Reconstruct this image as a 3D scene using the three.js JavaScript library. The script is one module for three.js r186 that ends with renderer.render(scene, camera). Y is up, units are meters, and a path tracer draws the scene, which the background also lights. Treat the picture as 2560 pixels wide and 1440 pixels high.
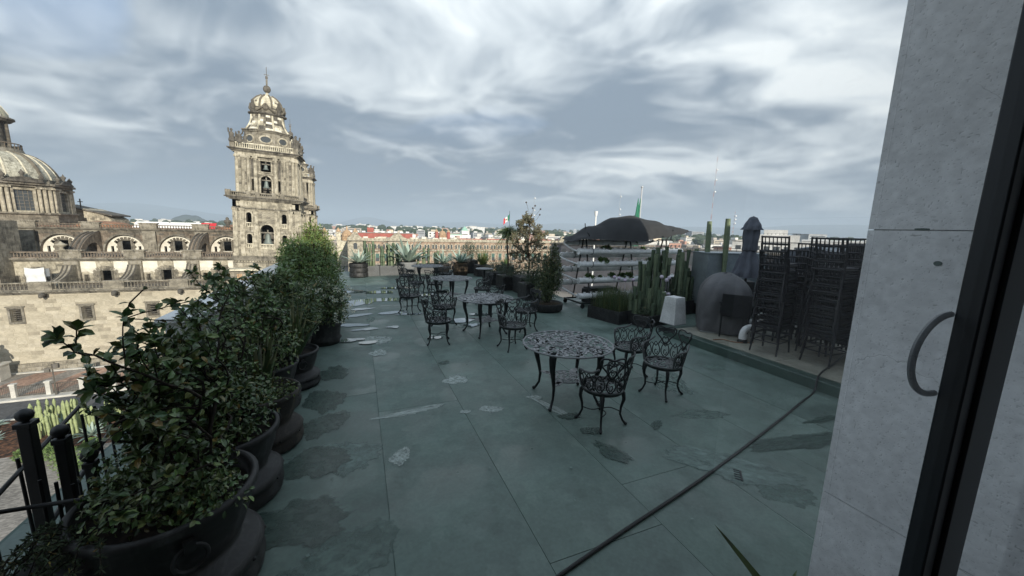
import * as THREE from 'three';
import { mergeGeometries, toCreasedNormals } from 'three/addons/utils/BufferGeometryUtils.js';
import { RoundedBoxGeometry } from 'three/addons/geometries/RoundedBoxGeometry.js';

// ------------------------------------------------------------------ camera, sky, sun, exposure
const scene = new THREE.Scene();
const D2R = Math.PI / 180;
const camera = new THREE.PerspectiveCamera(75.5, 16 / 9, 0.05, 60000);
camera.position.set(0, 2.1, 0);
camera.rotation.order = 'YXZ';
camera.rotation.set(-9.04 * D2R, -22.3 * D2R, 1.5 * D2R);
const renderer = new THREE.WebGLRenderer({ antialias: true });
renderer.toneMapping = THREE.LinearToneMapping;
renderer.toneMappingExposure = 1.34;
renderer.shadowMap.enabled = true;
const SKY = 1.0;
const sun = new THREE.DirectionalLight(new THREE.Color().setRGB(1.0, 0.93, 0.81), 4.8);
sun.position.set(0.154 * 200, 0.323 * 200, 200);
sun.castShadow = true; sun.shadow.mapSize.set(4096, 4096); sun.shadow.radius = 1;
Object.assign(sun.shadow.camera, { left: -160, right: 160, top: 80, bottom: -80, near: 1, far: 600 });
scene.add(sun); scene.add(sun.target);
scene.fog = new THREE.FogExp2(new THREE.Color().setRGB(0.36, 0.43, 0.5), 0.00016);

// ------------------------------------------------------------------ random numbers and noise
function rngOf(seed) { let a = seed >>> 0; return () => { a = (a + 0x6D2B79F5) | 0; let t = Math.imul(a ^ (a >>> 15), 1 | a); t = (t + Math.imul(t ^ (t >>> 7), 61 | t)) ^ t; return ((t ^ (t >>> 14)) >>> 0) / 4294967296; }; }
function hash(x, y, s) { let h = Math.imul(x | 0, 374761393) + Math.imul(y | 0, 668265263) + Math.imul(s | 0, 1442695041); h = Math.imul(h ^ (h >>> 13), 1274126177); return ((h ^ (h >>> 16)) >>> 0) / 4294967296; }
const fade = t => t * t * t * (t * (t * 6 - 15) + 10);
const mod = (a, n) => ((a % n) + n) % n;
function vn(x, y, s = 0, per = 0) {
  const xi = Math.floor(x), yi = Math.floor(y), u = fade(x - xi), v = fade(y - yi);
  const w = per ? (a => mod(a, per)) : (a => a);
  const a = hash(w(xi), w(yi), s), b = hash(w(xi + 1), w(yi), s), c = hash(w(xi), w(yi + 1), s), d = hash(w(xi + 1), w(yi + 1), s);
  return a + (b - a) * u + (c - a) * v + (a - b - c + d) * u * v;
}
function fbm(x, y, o = 5, s = 0, per = 0) { let f = 0, a = 0.5, n = 0, k = 1; for (let i = 0; i < o; i++) { f += a * vn(x * k, y * k, s + i * 17, per ? per * k : 0); n += a; a *= 0.5; k *= 2; } return f / n; }
const clamp = (x, a = 0, b = 1) => Math.min(b, Math.max(a, x));
const sstep = (a, b, x) => { const t = clamp((x - a) / (b - a)); return t * t * (3 - 2 * t); };
const lerp = (a, b, t) => a + (b - a) * t;

// ------------------------------------------------------------------ sky: layered afternoon cloud over a blue-grey horizon
// cloud masses: azimuth (degrees right of the terrace axis), elevation, radii, weight (+ bright break, - heavy cloud)
const masses = [[14, 17, 11, 5, .24], [58, 12, 20, 8, .30], [-22, 18.5, 12, 3, .12], [-16, 24, 13, 4, -.34], [20, 28, 9, 4, -.05], [53, 22, 14, 6, .25], [28, 14, 6, 3.2, -.34], [34, 17.5, 6, 3.6, -.42], [39, 20.5, 6.5, 4.2, -.46], [45, 23.5, 7, 4, -.34], [31, 26.5, 6, 3.5, -.40], [-20, 9, 14, 5, -.34], [0, 7, 15, 5, -.34],
  [-24, 13, 6, 2, .22], [-4, 23, 10, 6, .02], [25, 7.5, 10, 2, .22], [44, 9.2, 14, 1.3, .26], [70, 6, 10, 2, .1], [-8, 15, 6, 3, -.12], [63, 3.5, 16, 2, -.12], [90, 20, 25, 10, .2], [-60, 15, 25, 9, -.05], [-95, 25, 30, 12, .15]];
function skyColour(dx, dy, dz, out) {
  const el = Math.asin(clamp(dy, -1, 1)) / D2R, az = Math.atan2(dx, -dz) / D2R;
  if (el < -0.6) { out[0] = 0.13; out[1] = 0.13; out[2] = 0.125; return; }
  const q = 1 / (Math.max(dy, 0) + 0.19), px = dx * q, pz = dz * q;
  const c = Math.cos(0.62), s = Math.sin(0.62), ax = (px * c + pz * s) * 1.35, ay = (-px * s + pz * c) * 1.75;
  const wx = (fbm(ax * 0.9 + 3.1, ay * 0.9, 3, 5) - .5) * 1.6, wy = (fbm(ax * 0.9, ay * 0.9 + 7.7, 3, 9) - .5) * 1.6;
  const n1 = fbm(ax * 0.85 + wx, ay * 0.85 + wy, 6, 21), n2 = fbm(ax * 2.6 + wx * 1.5, ay * 2.6 + wy * 1.5, 5, 41), n3 = fbm(ax * 0.35 + 9, ay * 0.5 + 2, 3, 61);
  const n4 = 1 - Math.abs(2 * fbm(ax * 1.7 + wx * 1.2 + 4, ay * 1.7 + wy * 1.2, 5, 91) - 1), n5 = fbm(ax * 6 + wx * 2.5, ay * 6 + wy * 2.5, 4, 95);
  let t = 0.455 + (n1 - .5) * 1.2 + (n2 - .5) * 0.8 + (n3 - .5) * 0.3 + (n4 - .72) * .5 + (n5 - .5) * .42;
  const wa = (n2 - .5) * 16, we = (n2 - .5) * 5 + (n1 - .5) * 4;
  for (const [a, e, ra, re, w] of masses) { let da = az - a + wa; if (da > 180) da -= 360; if (da < -180) da += 360; const de = el - e + we; const k = (da * da) / (ra * ra) + (de * de) / (re * re); if (k < 9) t += w * Math.exp(-k); }
  t = clamp(t * 1.0, 0, 1.15);
  const b = clamp((t + .12) / 1.12) * .55 + sstep(.12, .95, t) * .45;
  let r = lerp(0.172, 0.62, b), g = lerp(0.226, 0.675, b), bl = lerp(0.292, 0.705, b);
  const hi = sstep(0.82, 1.1, t); r += hi * 0.10; g += hi * 0.09; bl += hi * 0.07;
  const gap = sstep(0.60, 0.70, fbm(ax * 0.8 + 31, ay * 0.8 + 17, 4, 77)) * sstep(9, 24, el) * 0.6;      // blue between the clouds
  r = lerp(r, 0.24, gap); g = lerp(g, 0.36, gap); bl = lerp(bl, 0.56, gap);
  const hz = 1 - sstep(0.5, 9.5, el + (n1 - .5) * 5);                                                   // rain-blue air above the horizon
  const side = sstep(-40, 60, az) * .055;
  r = lerp(r, 0.205 + side, hz * .72); g = lerp(g, 0.265 + side, hz * .72); bl = lerp(bl, 0.325 + side, hz * .72);
  const up = .82 + .80 * Math.max(0, dy);                                                                // brightened towards the unseen zenith to lift light on the shaded terrace
  out[0] = r * up; out[1] = g * up; out[2] = bl * up;
}
{
  const W = 2048, H = 1024, data = new Float32Array(W * H * 4), o = [0, 0, 0];
  for (let j = 0; j < H; j++) {
    const v = (j + .5) / H, el = (v - .5) * Math.PI, cy = Math.cos(el), sy = Math.sin(el);
    for (let i = 0; i < W; i++) {
      const phi = ((i + .5) / W - .5) * 2 * Math.PI, k = (j * W + i) * 4;
      skyColour(Math.cos(phi) * cy, sy, Math.sin(phi) * cy, o);
      data[k] = o[0] * SKY; data[k + 1] = o[1] * SKY; data[k + 2] = o[2] * SKY; data[k + 3] = 1;
    }
  }
  const t = new THREE.DataTexture(data, W, H, THREE.RGBAFormat, THREE.FloatType);
  t.mapping = THREE.EquirectangularReflectionMapping; t.magFilter = t.minFilter = THREE.LinearFilter; t.wrapS = THREE.RepeatWrapping; t.needsUpdate = true;
  scene.background = t; scene.environment = t;
}

// ------------------------------------------------------------------ helpers: names, things, parts
const taken = new Map();
function numbered(name) { const n = taken.get(name) || 0; taken.set(name, n + 1); return n ? `${name}_${String(n).padStart(3, '0')}` : name; }
function tag(o, label, category, group, kind) { o.userData.label = label; o.userData.category = category; if (group) o.userData.group = group; if (kind) o.userData.kind = kind; return o; }
function thing(name, label, category, [x, y, z] = [0, 0, 0], turn = 0, group) {
  const o = new THREE.Group(); o.name = numbered(name); o.position.set(x, y, z); o.rotation.y = turn; scene.add(o); return tag(o, label, category, group);
}
function copyOf(src, [x, y, z], turn = 0, label) {
  const c = src.clone(); c.name = numbered(src.name.replace(/_\d+$/, '')); c.position.set(x, y, z); c.rotation.y = turn; c.userData = { ...src.userData }; if (label) c.userData.label = label; scene.add(c); return c;
}
function norm(g, col) {                                     // one layout for all geometries so that they merge
  let q = g.index ? g.toNonIndexed() : g.clone();
  for (const k of Object.keys(q.attributes)) if (!['position', 'normal', 'uv', 'color'].includes(k)) q.deleteAttribute(k);
  if (!q.attributes.normal) q.computeVertexNormals();
  if (!q.attributes.uv) q.setAttribute('uv', new THREE.BufferAttribute(new Float32Array(q.attributes.position.count * 2), 2));
  if (!col) q.deleteAttribute('color');
  q.morphAttributes = {}; return q;
}
function triUV(g, s, ox = 0, oy = 0) {                      // uv in metres from the side that a face points to
  const p = g.attributes.position, n = g.attributes.normal, uv = g.attributes.uv;
  for (let i = 0; i < p.count; i++) {
    const ax = Math.abs(n.getX(i)), ay = Math.abs(n.getY(i)), az = Math.abs(n.getZ(i)); let u, v;
    if (ay >= ax && ay >= az) { u = p.getX(i); v = p.getZ(i); } else if (ax > az) { u = p.getZ(i); v = p.getY(i); } else { u = p.getX(i); v = p.getY(i); }
    uv.setXY(i, u * s + ox, v * s + oy);
  }
  return g;
}
function merged(list, col) { const L = (Array.isArray(list) ? list : [list]).map(g => norm(g, col)); return L.length > 1 ? mergeGeometries(L) : L[0]; }
function part(name, list, mat, parent, col = mat.vertexColors) {
  const g = merged(list, col); if (mat.userData.tri) triUV(g, mat.userData.tri);
  const m = new THREE.Mesh(g, mat); m.name = parent === scene ? numbered(name) : name; m.castShadow = m.receiveShadow = true; parent.add(m); return m;
}
function solo(name, list, mat, label, category, group, kind) { return tag(part(name, list, mat, scene), label, category, group, kind); }
function setting(name, list, mat) { const m = part(name, list, mat, scene); m.userData.kind = 'structure'; return m; }
// geometries
const bx = (x0, x1, y0, y1, z0, z1) => new THREE.BoxGeometry(x1 - x0, y1 - y0, z1 - z0).translate((x0 + x1) / 2, (y0 + y1) / 2, (z0 + z1) / 2);
const rbx = (x0, x1, y0, y1, z0, z1, r = .01, s = 2) => new RoundedBoxGeometry(x1 - x0, y1 - y0, z1 - z0, s, r).translate((x0 + x1) / 2, (y0 + y1) / 2, (z0 + z1) / 2);
const cyl = (r0, r1, h, x, y, z, n = 16) => new THREE.CylinderGeometry(r1, r0, h, n).translate(x, y + h / 2, z);
const sph = (r, x, y, z, n = 12) => new THREE.SphereGeometry(r, n, Math.max(6, n * .7 | 0)).translate(x, y, z);
const V = (x, y, z) => new THREE.Vector3(x, y, z);
function lathe(pts, n = 24) { return new THREE.LatheGeometry(pts.map(p => new THREE.Vector2(p[0], p[1])), n); }
function tube(P, R, sides = 6, closed = false) {            // swept tube with a radius (or radii) along points
  const n = P.length, rad = i => Array.isArray(R) ? R[i] : R, pos = [], uv = [], idx = [];
  let N = null, prevT = null, len = 0;
  for (let i = 0; i < n; i++) {
    const a = P[closed ? mod(i - 1, n) : Math.max(0, i - 1)], b = P[closed ? (i + 1) % n : Math.min(n - 1, i + 1)];
    const T = b.clone().sub(a).normalize();
    if (!N) { N = Math.abs(T.y) < .9 ? V(0, 1, 0) : V(1, 0, 0); N.sub(T.clone().multiplyScalar(N.dot(T))).normalize(); }
    else { N.applyQuaternion(new THREE.Quaternion().setFromUnitVectors(prevT, T)); N.sub(T.clone().multiplyScalar(N.dot(T))).normalize(); }
    prevT = T; const B = T.clone().cross(N); if (i) len += P[i].distanceTo(P[i - 1]);
    for (let k = 0; k <= sides; k++) { const t = k / sides * 2 * Math.PI, c = Math.cos(t) * rad(i), s = Math.sin(t) * rad(i); pos.push(P[i].x + N.x * c + B.x * s, P[i].y + N.y * c + B.y * s, P[i].z + N.z * c + B.z * s); uv.push(k / sides, len * 4); }
  }
  const m = closed ? n : n - 1;
  for (let i = 0; i < m; i++) for (let k = 0; k < sides; k++) { const a = i * (sides + 1) + k, b = ((i + 1) % n) * (sides + 1) + k; idx.push(a, a + 1, b, b, a + 1, b + 1); }
  if (!closed) for (const [i, f] of [[0, 1], [n - 1, 0]]) { const c = pos.length / 3; pos.push(P[i].x, P[i].y, P[i].z); uv.push(0, 0); for (let k = 0; k < sides; k++) { const a = i * (sides + 1) + k; f ? idx.push(c, a + 1, a) : idx.push(c, a, a + 1); } }
  const g = new THREE.BufferGeometry(); g.setAttribute('position', new THREE.Float32BufferAttribute(pos, 3)); g.setAttribute('uv', new THREE.Float32BufferAttribute(uv, 2)); g.setIndex(idx); g.computeVertexNormals(); return g;
}
const curve = (pts, n = 12, closed = false) => { const c = new THREE.CatmullRomCurve3(pts, closed, 'centripetal'); const q = c.getPoints(n); if (closed) q.pop(); return q; };
const bar = (a, b, r, sides = 6) => tube([a, b], r, sides);
function sheet(poly, y, h = 0) {                            // flat patch on the ground from an outline
  const s = new THREE.Shape(poly.map(p => new THREE.Vector2(p[0], -p[1]))); const g = h ? new THREE.ExtrudeGeometry(s, { depth: h, bevelEnabled: false }) : new THREE.ShapeGeometry(s); return g.rotateX(-Math.PI / 2).translate(0, y, 0);
}
function blob(cx, cz, rx, rz, seed, turn = 0, n = 26, rough = .3) {
  const p = [], c = Math.cos(turn), s = Math.sin(turn);
  for (let i = 0; i < n; i++) { const a = i / n * 2 * Math.PI, k = 1 + (fbm(Math.cos(a) * 1.6 + seed * 3.7 + 40, Math.sin(a) * 1.6 + 40, 3, seed) - .5) * 2 * rough * 1.6, x = Math.cos(a) * rx * k, z = Math.sin(a) * rz * k; p.push([cx + x * c - z * s, cz + x * s + z * c]); }
  return p;
}
function wallShape(x0, x1, y0, y1, holes, depth, z) {        // wall slab with real openings, front face at z, going back by depth
  const s = new THREE.Shape(); s.moveTo(x0, y0); s.lineTo(x1, y0); s.lineTo(x1, y1); s.lineTo(x0, y1); s.closePath();
  for (const h of holes) s.holes.push(holePath(h));
  return new THREE.ExtrudeGeometry(s, { depth, bevelEnabled: false, curveSegments: 8 }).translate(0, 0, z - depth);
}
function holePath(h, C = THREE.Path) {
  const p = new C(); const [a, b, c, d, arch] = h;             // x0 x1 y0 y1, arch: round top inside y1
  if (arch === 'oval') { p.absellipse((a + b) / 2, (c + d) / 2, (b - a) / 2, (d - c) / 2, 0, Math.PI * 2, false); return p; }
  p.moveTo(a, c); p.lineTo(b, c);
  if (arch) { const rx = (b - a) / 2, ry = Math.min(arch === true ? rx : arch, d - c); p.lineTo(b, d - ry); p.absellipse((a + b) / 2, d - ry, rx, ry, 0, Math.PI, false); } else { p.lineTo(b, d); p.lineTo(a, d); }
  p.closePath(); return p;
}
function plate(h, depth, z) { return new THREE.ExtrudeGeometry(holePath(h, THREE.Shape), { depth, bevelEnabled: false, curveSegments: 8 }).translate(0, 0, z - depth); }
function ringPlate(h, w, depth, z, sill = false) {             // moulding round an opening
  const [a, b, c, d, arch] = h; const s = holePath([a - w, b + w, c - (sill ? w : 0), d + w, arch === true ? (b - a) / 2 + w : arch], THREE.Shape); s.holes.push(holePath([a, b, sill ? c : c + .001, d, arch]));
  return new THREE.ExtrudeGeometry(s, { depth, bevelEnabled: false, curveSegments: 8 }).translate(0, 0, z);
}
// ------------------------------------------------------------------ materials
function tex(size, fn, srgb = true, rep = 1) {
  const d = new Uint8Array(size * size * 4);
  for (let j = 0; j < size; j++) for (let i = 0; i < size; i++) { const c = fn(i / size, j / size), k = (j * size + i) * 4; d[k] = clamp(c[0]) * 255; d[k + 1] = clamp(c[1]) * 255; d[k + 2] = clamp(c[2]) * 255; d[k + 3] = 255; }
  const t = new THREE.DataTexture(d, size, size); t.wrapS = t.wrapT = THREE.RepeatWrapping; t.magFilter = THREE.LinearFilter; t.minFilter = THREE.LinearMipmapLinearFilter; t.generateMipmaps = true; if (srgb) t.colorSpace = THREE.SRGBColorSpace; t.repeat.set(rep, rep); t.needsUpdate = true; return t;
}
const grey = v => [v, v, v];
const rgb = (r, g, b) => new THREE.Color().setRGB(r, g, b);
function std(c, rough, o = {}) { const { tri, phys, ...rest } = o; const m = new (phys ? THREE.MeshPhysicalMaterial : THREE.MeshStandardMaterial)({ color: rgb(...c), roughness: rough, side: THREE.DoubleSide, ...rest }); if (tri) m.userData.tri = tri; return m; }
const T = {
  stone: tex(512, (u, v) => { const a = fbm(u * 8, v * 8, 5, 3, 8), b = fbm(u * 40, v * 40, 3, 8, 40), c = fbm(u * 3, v * 6, 4, 15, 0 + 3); const k = .90 + (a - .5) * .36 + (b - .5) * .22; const d = sstep(.52, .74, fbm(u * 5, v * 5, 5, 71, 5)) * .2; return [k * 1.03 - d, k - d, k * .94 - d * .9].map(x => clamp(x + (c - .5) * .12)); }),
  weather: tex(1024, (u, v) => { const a = fbm(u * 10, v * 10, 5, 3, 10), b = fbm(u * 64, v * 64, 3, 8, 64), st = fbm(u * 34, v * 5, 4, 19, 0), big = fbm(u * 4, v * 4, 5, 71, 4), bl = hash(Math.floor(u * 10 + (Math.floor(v * 20) % 2) * .5), Math.floor(v * 20), 73); let k = .93 + (a - .5) * .4 + (b - .5) * .26 + (bl - .5) * .22; const d = sstep(.50, .72, big) * .18 + sstep(.52, .70, a * .5 + st * .5) * .26; k -= d; return [k * 1.01, k, k * .97]; }),
  fine: tex(512, (u, v) => { const a = fbm(u * 6, v * 6, 5, 33, 6), b = fbm(u * 90, v * 90, 2, 37, 90); return grey(.91 + (a - .5) * .24 + (b - .5) * .14); }),
  bump: tex(512, (u, v) => grey(fbm(u * 24, v * 24, 5, 55, 24)), false),
  floor: tex(1024, (u, v) => { const a = fbm(u * 5, v * 5, 6, 101, 5), b = fbm(u * 26, v * 26, 4, 111, 26), c = fbm(u * 3, v * 3, 4, 121, 3), e = fbm(u * 120, v * 120, 2, 131, 120);
    let k = .88 + (a - .5) * .22 + (b - .5) * .10 + (e - .5) * .10; const s = sstep(.50, .64, c) * .03, w = sstep(.62, .74, fbm(u * 9, v * 9, 5, 141, 9)) * .06, dk = sstep(.60, .76, fbm(u * 7, v * 7, 5, 151, 7)) * .07;
    k += s + w - dk; return [k * .97 + w * .2, k, k * .985]; }),
  floorR: tex(512, (u, v) => { const a = fbm(u * 5, v * 5, 5, 101, 5), c = fbm(u * 3, v * 3, 4, 121, 3); return [0, clamp(.56 + (a - .5) * .5 - sstep(.56, .6, c) * .12), 0]; }, false),
  pier: tex(1024, (u, v) => { const a = fbm(u * 4, v * 4, 5, 201, 4), b = fbm(u * 60, v * 60, 3, 211, 60), p = vn(u * 260, v * 260, 221, 260), p2 = vn(u * 110, v * 110, 231, 110); let k = .92 + (a - .5) * .16 + (b - .5) * .12; k -= sstep(.80, .95, p) * .09 + sstep(.955, .985, p2) * .14; const cr = Math.abs(fbm(u * 3, v * 3, 6, 241, 3) - .5); k -= (1 - sstep(0, .0035, cr)) * .16 * sstep(.5, .56, fbm(u * 5, v * 5, 2, 251, 5)); return [k, k * .995, k * .985]; }),
  dust: tex(512, (u, v) => { const a = fbm(u * 7, v * 7, 5, 811, 7), b = fbm(u * 50, v * 50, 3, 821, 50), st = fbm(u * 40, v * 4, 3, 831); const k = .52 + sstep(.48, .72, a) * .34 + (b - .5) * .3 + sstep(.6, .75, st) * .16; return [k * 1.03, k, k * .95]; }),
  cloth: tex(256, (u, v) => { const a = fbm(u * 5, v * 5, 4, 301, 5), w = (Math.sin(u * 800) + Math.sin(v * 800)) * .03; return grey(.9 + (a - .5) * .25 + w); }),
  bark: tex(256, (u, v) => { const a = fbm(u * 4, v * 16, 5, 401, 4); return [.6 + (a - .5) * .9, .56 + (a - .5) * .85, .5 + (a - .5) * .8]; }),
  soil: tex(256, (u, v) => { const a = fbm(u * 12, v * 12, 5, 501, 12); return [.5 + (a - .5) * 1.1, .45 + (a - .5) * 1., .38 + (a - .5) * .9]; }),
  pave: tex(1024, (u, v) => { const a = fbm(u * 6, v * 6, 5, 601, 6), b = hash(Math.floor(u * 64), Math.floor(v * 128), 611), e = fbm(u * 100, v * 100, 2, 621, 100); return grey(.86 + (a - .5) * .3 + (b - .5) * .24 + (e - .5) * .1); }),
};
const stoneM = (c, o = {}) => std(c, .92, { map: T.weather, bumpMap: T.bump, bumpScale: .02, tri: .1, ...o });
const M = {
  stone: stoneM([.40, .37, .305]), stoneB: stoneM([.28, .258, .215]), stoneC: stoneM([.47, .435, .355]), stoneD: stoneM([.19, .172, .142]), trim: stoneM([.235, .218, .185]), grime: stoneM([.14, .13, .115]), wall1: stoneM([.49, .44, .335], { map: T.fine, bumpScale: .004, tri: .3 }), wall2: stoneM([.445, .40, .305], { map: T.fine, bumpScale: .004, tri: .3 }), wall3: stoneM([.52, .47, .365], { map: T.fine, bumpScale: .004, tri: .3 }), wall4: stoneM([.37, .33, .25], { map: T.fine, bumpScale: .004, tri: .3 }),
  brown: stoneM([.225, .187, .15]), plaster: std([.80, .76, .64], .95, { map: T.fine, tri: .2 }), brick: stoneM([.55, .38, .24]), pale: stoneM([.70, .66, .54]), tile: std([.36, .20, .13], .9, { map: T.stone, tri: .25 }),
  paintedDark: std([.012, .013, .015], .9), darkInteriorGlass: std([.07, .078, .082], .08, { metalness: 0 }), iron: std([.012, .013, .014], .45, { map: T.fine, tri: 2 }), bronze: std([.17, .20, .18], .55, { metalness: .3, map: T.fine, tri: .5 }),  // pane and doorway colours carry the dark of interiors; solid wall stands behind
  floor: std([.140, .188, .168], 1.0, { map: T.floor, roughnessMap: T.floorR, bumpMap: T.bump, bumpScale: .0015, tri: .42 }), floorB: std([.135, .183, .164], 1.0, { map: T.floor, roughnessMap: T.floorR, bumpMap: T.bump, bumpScale: .0015, tri: .37 }), floorC: std([.145, .193, .172], 1.0, { map: T.floor, roughnessMap: T.floorR, bumpMap: T.bump, bumpScale: .0015, tri: .33 }),
  joint: std([.085, .125, .11], .9), kerbTop: std([.30, .29, .25], .8, { map: T.floor, tri: .6 }), pier: std([.90, .92, .95], .85, { map: T.pier, bumpMap: T.pier, bumpScale: .004, tri: .55 }), render: std([.55, .55, .53], .9, { map: T.fine, tri: .4 }),
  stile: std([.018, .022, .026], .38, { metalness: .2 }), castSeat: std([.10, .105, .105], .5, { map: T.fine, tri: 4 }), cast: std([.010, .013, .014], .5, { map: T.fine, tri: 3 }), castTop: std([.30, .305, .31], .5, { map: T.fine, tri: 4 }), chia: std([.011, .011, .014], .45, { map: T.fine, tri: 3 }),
  pot: std([.045, .048, .052], .6, { map: T.dust, tri: 1.2 }), potDark: std([.030, .033, .037], .62, { map: T.dust, tri: 1.1 }), greyPot: std([.26, .27, .27], .8, { map: T.fine, tri: 1.3 }), fibre: std([.12, .125, .125], .7, { map: T.fine, tri: 1.2 }), soil: std([.05, .038, .028], 1, { map: T.soil, tri: 3 }),
  pvc: std([.86, .87, .86], .36, { map: T.fine, tri: 1 }), white: std([.74, .74, .72], .6, { map: T.fine, tri: .8 }), shade: std([.030, .032, .034], .85, { map: T.cloth, tri: 1.5 }), cover: std([.12, .12, .125], .68, { map: T.cloth, tri: 1.2 }), umb: std([.10, .112, .14], .9, { map: T.cloth, tri: 2 }),
  galv: std([.32, .37, .39], .42, { metalness: .35, map: T.fine, tri: .9 }), duct: std([.14, .16, .19], .5, { metalness: .4, map: T.fine, tri: .7 }), bark: std([.16, .13, .10], .95, { map: T.bark }), barkDark: std([.06, .048, .038], .95, { map: T.bark }),
  leaf: std([1, 1, 1], .55, { vertexColors: true, phys: true, transmission: .3, thickness: 0 }), leafGloss: std([1, 1, 1], .36, { vertexColors: true }), leafDry: std([1, 1, 1], .8, { vertexColors: true }),
  cactus: std([.19, .24, .14], .7, { map: T.fine, tri: 3 }), cactusB: std([.10, .145, .085], .7, { map: T.fine, tri: 3 }), agave: std([.30, .39, .34], .55, { vertexColors: true }),
  water: std([.10, .14, .13], .03, { phys: true, clearcoat: 1, clearcoatRoughness: .02 }), wet: std([.062, .098, .084], .38, { map: T.floor, tri: .5 }), paleMark: std([.42, .46, .44], .6, { map: T.floor, tri: .8 }), stain: std([.115, .17, .15], .5, { map: T.floor, tri: .5 }), oldMark: std([.20, .26, .24], .6, { map: T.floor, tri: .8 }),
  asphalt: std([.11, .11, .11], .95, { map: T.pave, tri: .05 }), pave: std([.34, .31, .27], .95, { map: T.pave, tri: .05 }), paveRed: std([.46, .30, .22], .95, { map: T.pave, tri: .05 }), kerb: std([.62, .60, .54], .9, { map: T.fine, tri: .2 }), soilRed: std([.30, .16, .10], 1, { map: T.soil, tri: .3 }), city: std([.28, .28, .26], 1, { map: T.fine, tri: .01 }),
  tez: stoneM([.42, .32, .25]), red: std([.42, .13, .10], .9, { map: T.fine, tri: .1 }), awning: std([.06, .13, .11], .8), skyGrey: std([.16, .2, .25], 1),
  flagG: std([.02, .16, .09], .85), flagW: std([.75, .75, .72], .85), flagR: std([.55, .03, .04], .85), mast: std([.45, .46, .47], .6), mastRed: std([.42, .18, .15], .6),
};
// ------------------------------------------------------------------ ground, streets and plaza, 28 m below the camera
const Y0 = -25.9;
function wpart(name, list, mat, root, parent = root) { const g = merged(list); if (mat.userData.tri) triUV(g, mat.userData.tri); g.translate(-root.position.x, -root.position.y, -root.position.z); const m = new THREE.Mesh(g, mat); m.name = name; m.castShadow = m.receiveShadow = true; parent.add(m); return m; }
setting('ground', new THREE.PlaneGeometry(40000, 40000).rotateX(-Math.PI / 2).translate(0, Y0 - .3, -6000), M.city);
setting('plaza_pavement', bx(-130, 160, Y0 - .25, Y0, -228, -79.4), M.pave);
{
  const bands = []; const R = rngOf(5);
  for (let i = 0; i < 9; i++) { const x = -72 + i * 7.2; bands.push(sheet([[x, -80.5], [x + 4.2, -80.5], [x + 6.8, -91.2], [x + 2.6, -91.2]], Y0 + .004)); }
  setting('red_paving', bands, M.paveRed);
  setting('wall_apron', bx(-75, -20, Y0 + .004, Y0 + .14, -92.6, -91.6), M.kerb);
}
setting('pavement_kerb', [rbx(-130, 20, Y0 - .2, Y0 + .14, -79.4, -77.9, .05), rbx(-130, 20, Y0 - .2, Y0 + .14, -70.6, -70.1, .05)], M.kerb);
setting('street', bx(-130, 60, Y0 - .29, Y0 - .14, -77.9, -70.6), M.asphalt);
setting('garden_bed', bx(-130, 0, Y0 - .28, Y0 + .06, -70.1, -59), M.soilRed);
setting('garden_path', bx(-130, 0, Y0 - .28, Y0 + .02, -59, -38), M.pave);
setting('side_street', bx(-130, 0, Y0 - .29, Y0 - .16, -38, 60), M.asphalt);
// hills on the horizon
function ridge(az0, az1, dist, peaks, seed) {
  const n = 40, pos = [], idx = [];
  for (let i = 0; i <= n; i++) { const a = lerp(az0, az1, i / n) * D2R, t = i / n; let h = 0; for (const [c, w, k] of peaks) h += k * Math.exp(-((t - c) ** 2) / (2 * w * w)); h *= .85 + .3 * fbm(t * 12 + seed, 3, 4, seed); h *= sstep(0, .06, t) * sstep(0, .06, 1 - t);
    for (const [d, y] of [[dist - h * 2.2 - 40, Y0], [dist - h * .9, Y0 + h * .62], [dist, Y0 + h], [dist + h * 2 + 40, Y0]]) pos.push(Math.sin(a) * d, y, -Math.cos(a) * d); }
  for (let i = 0; i < n; i++) for (let k = 0; k < 3; k++) { const a = i * 4 + k, b = a + 4; idx.push(a, b, a + 1, a + 1, b, b + 1); }
  const g = new THREE.BufferGeometry(); g.setAttribute('position', new THREE.Float32BufferAttribute(pos, 3)); g.setIndex(idx); g.computeVertexNormals(); return g;
}
const hillM = std([.055, .07, .05], 1), farHillM = hillM;
setting('hill', ridge(-21.5, -14.8, 3800, [[.5, .16, 66], [.3, .1, 24]], 3), hillM);
setting('mountain', ridge(-50, -4, 15000, [[.3, .16, 300], [.62, .12, 380], [.9, .08, 200]], 11), farHillM);
setting('mountain', ridge(-4, 40, 16000, [[.12, .06, 330], [.45, .12, 260], [.8, .12, 300]], 17), farHillM);
setting('mountain', ridge(36, 90, 13000, [[.2, .1, 200], [.5, .14, 330], [.8, .12, 260]], 23), farHillM);

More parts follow.
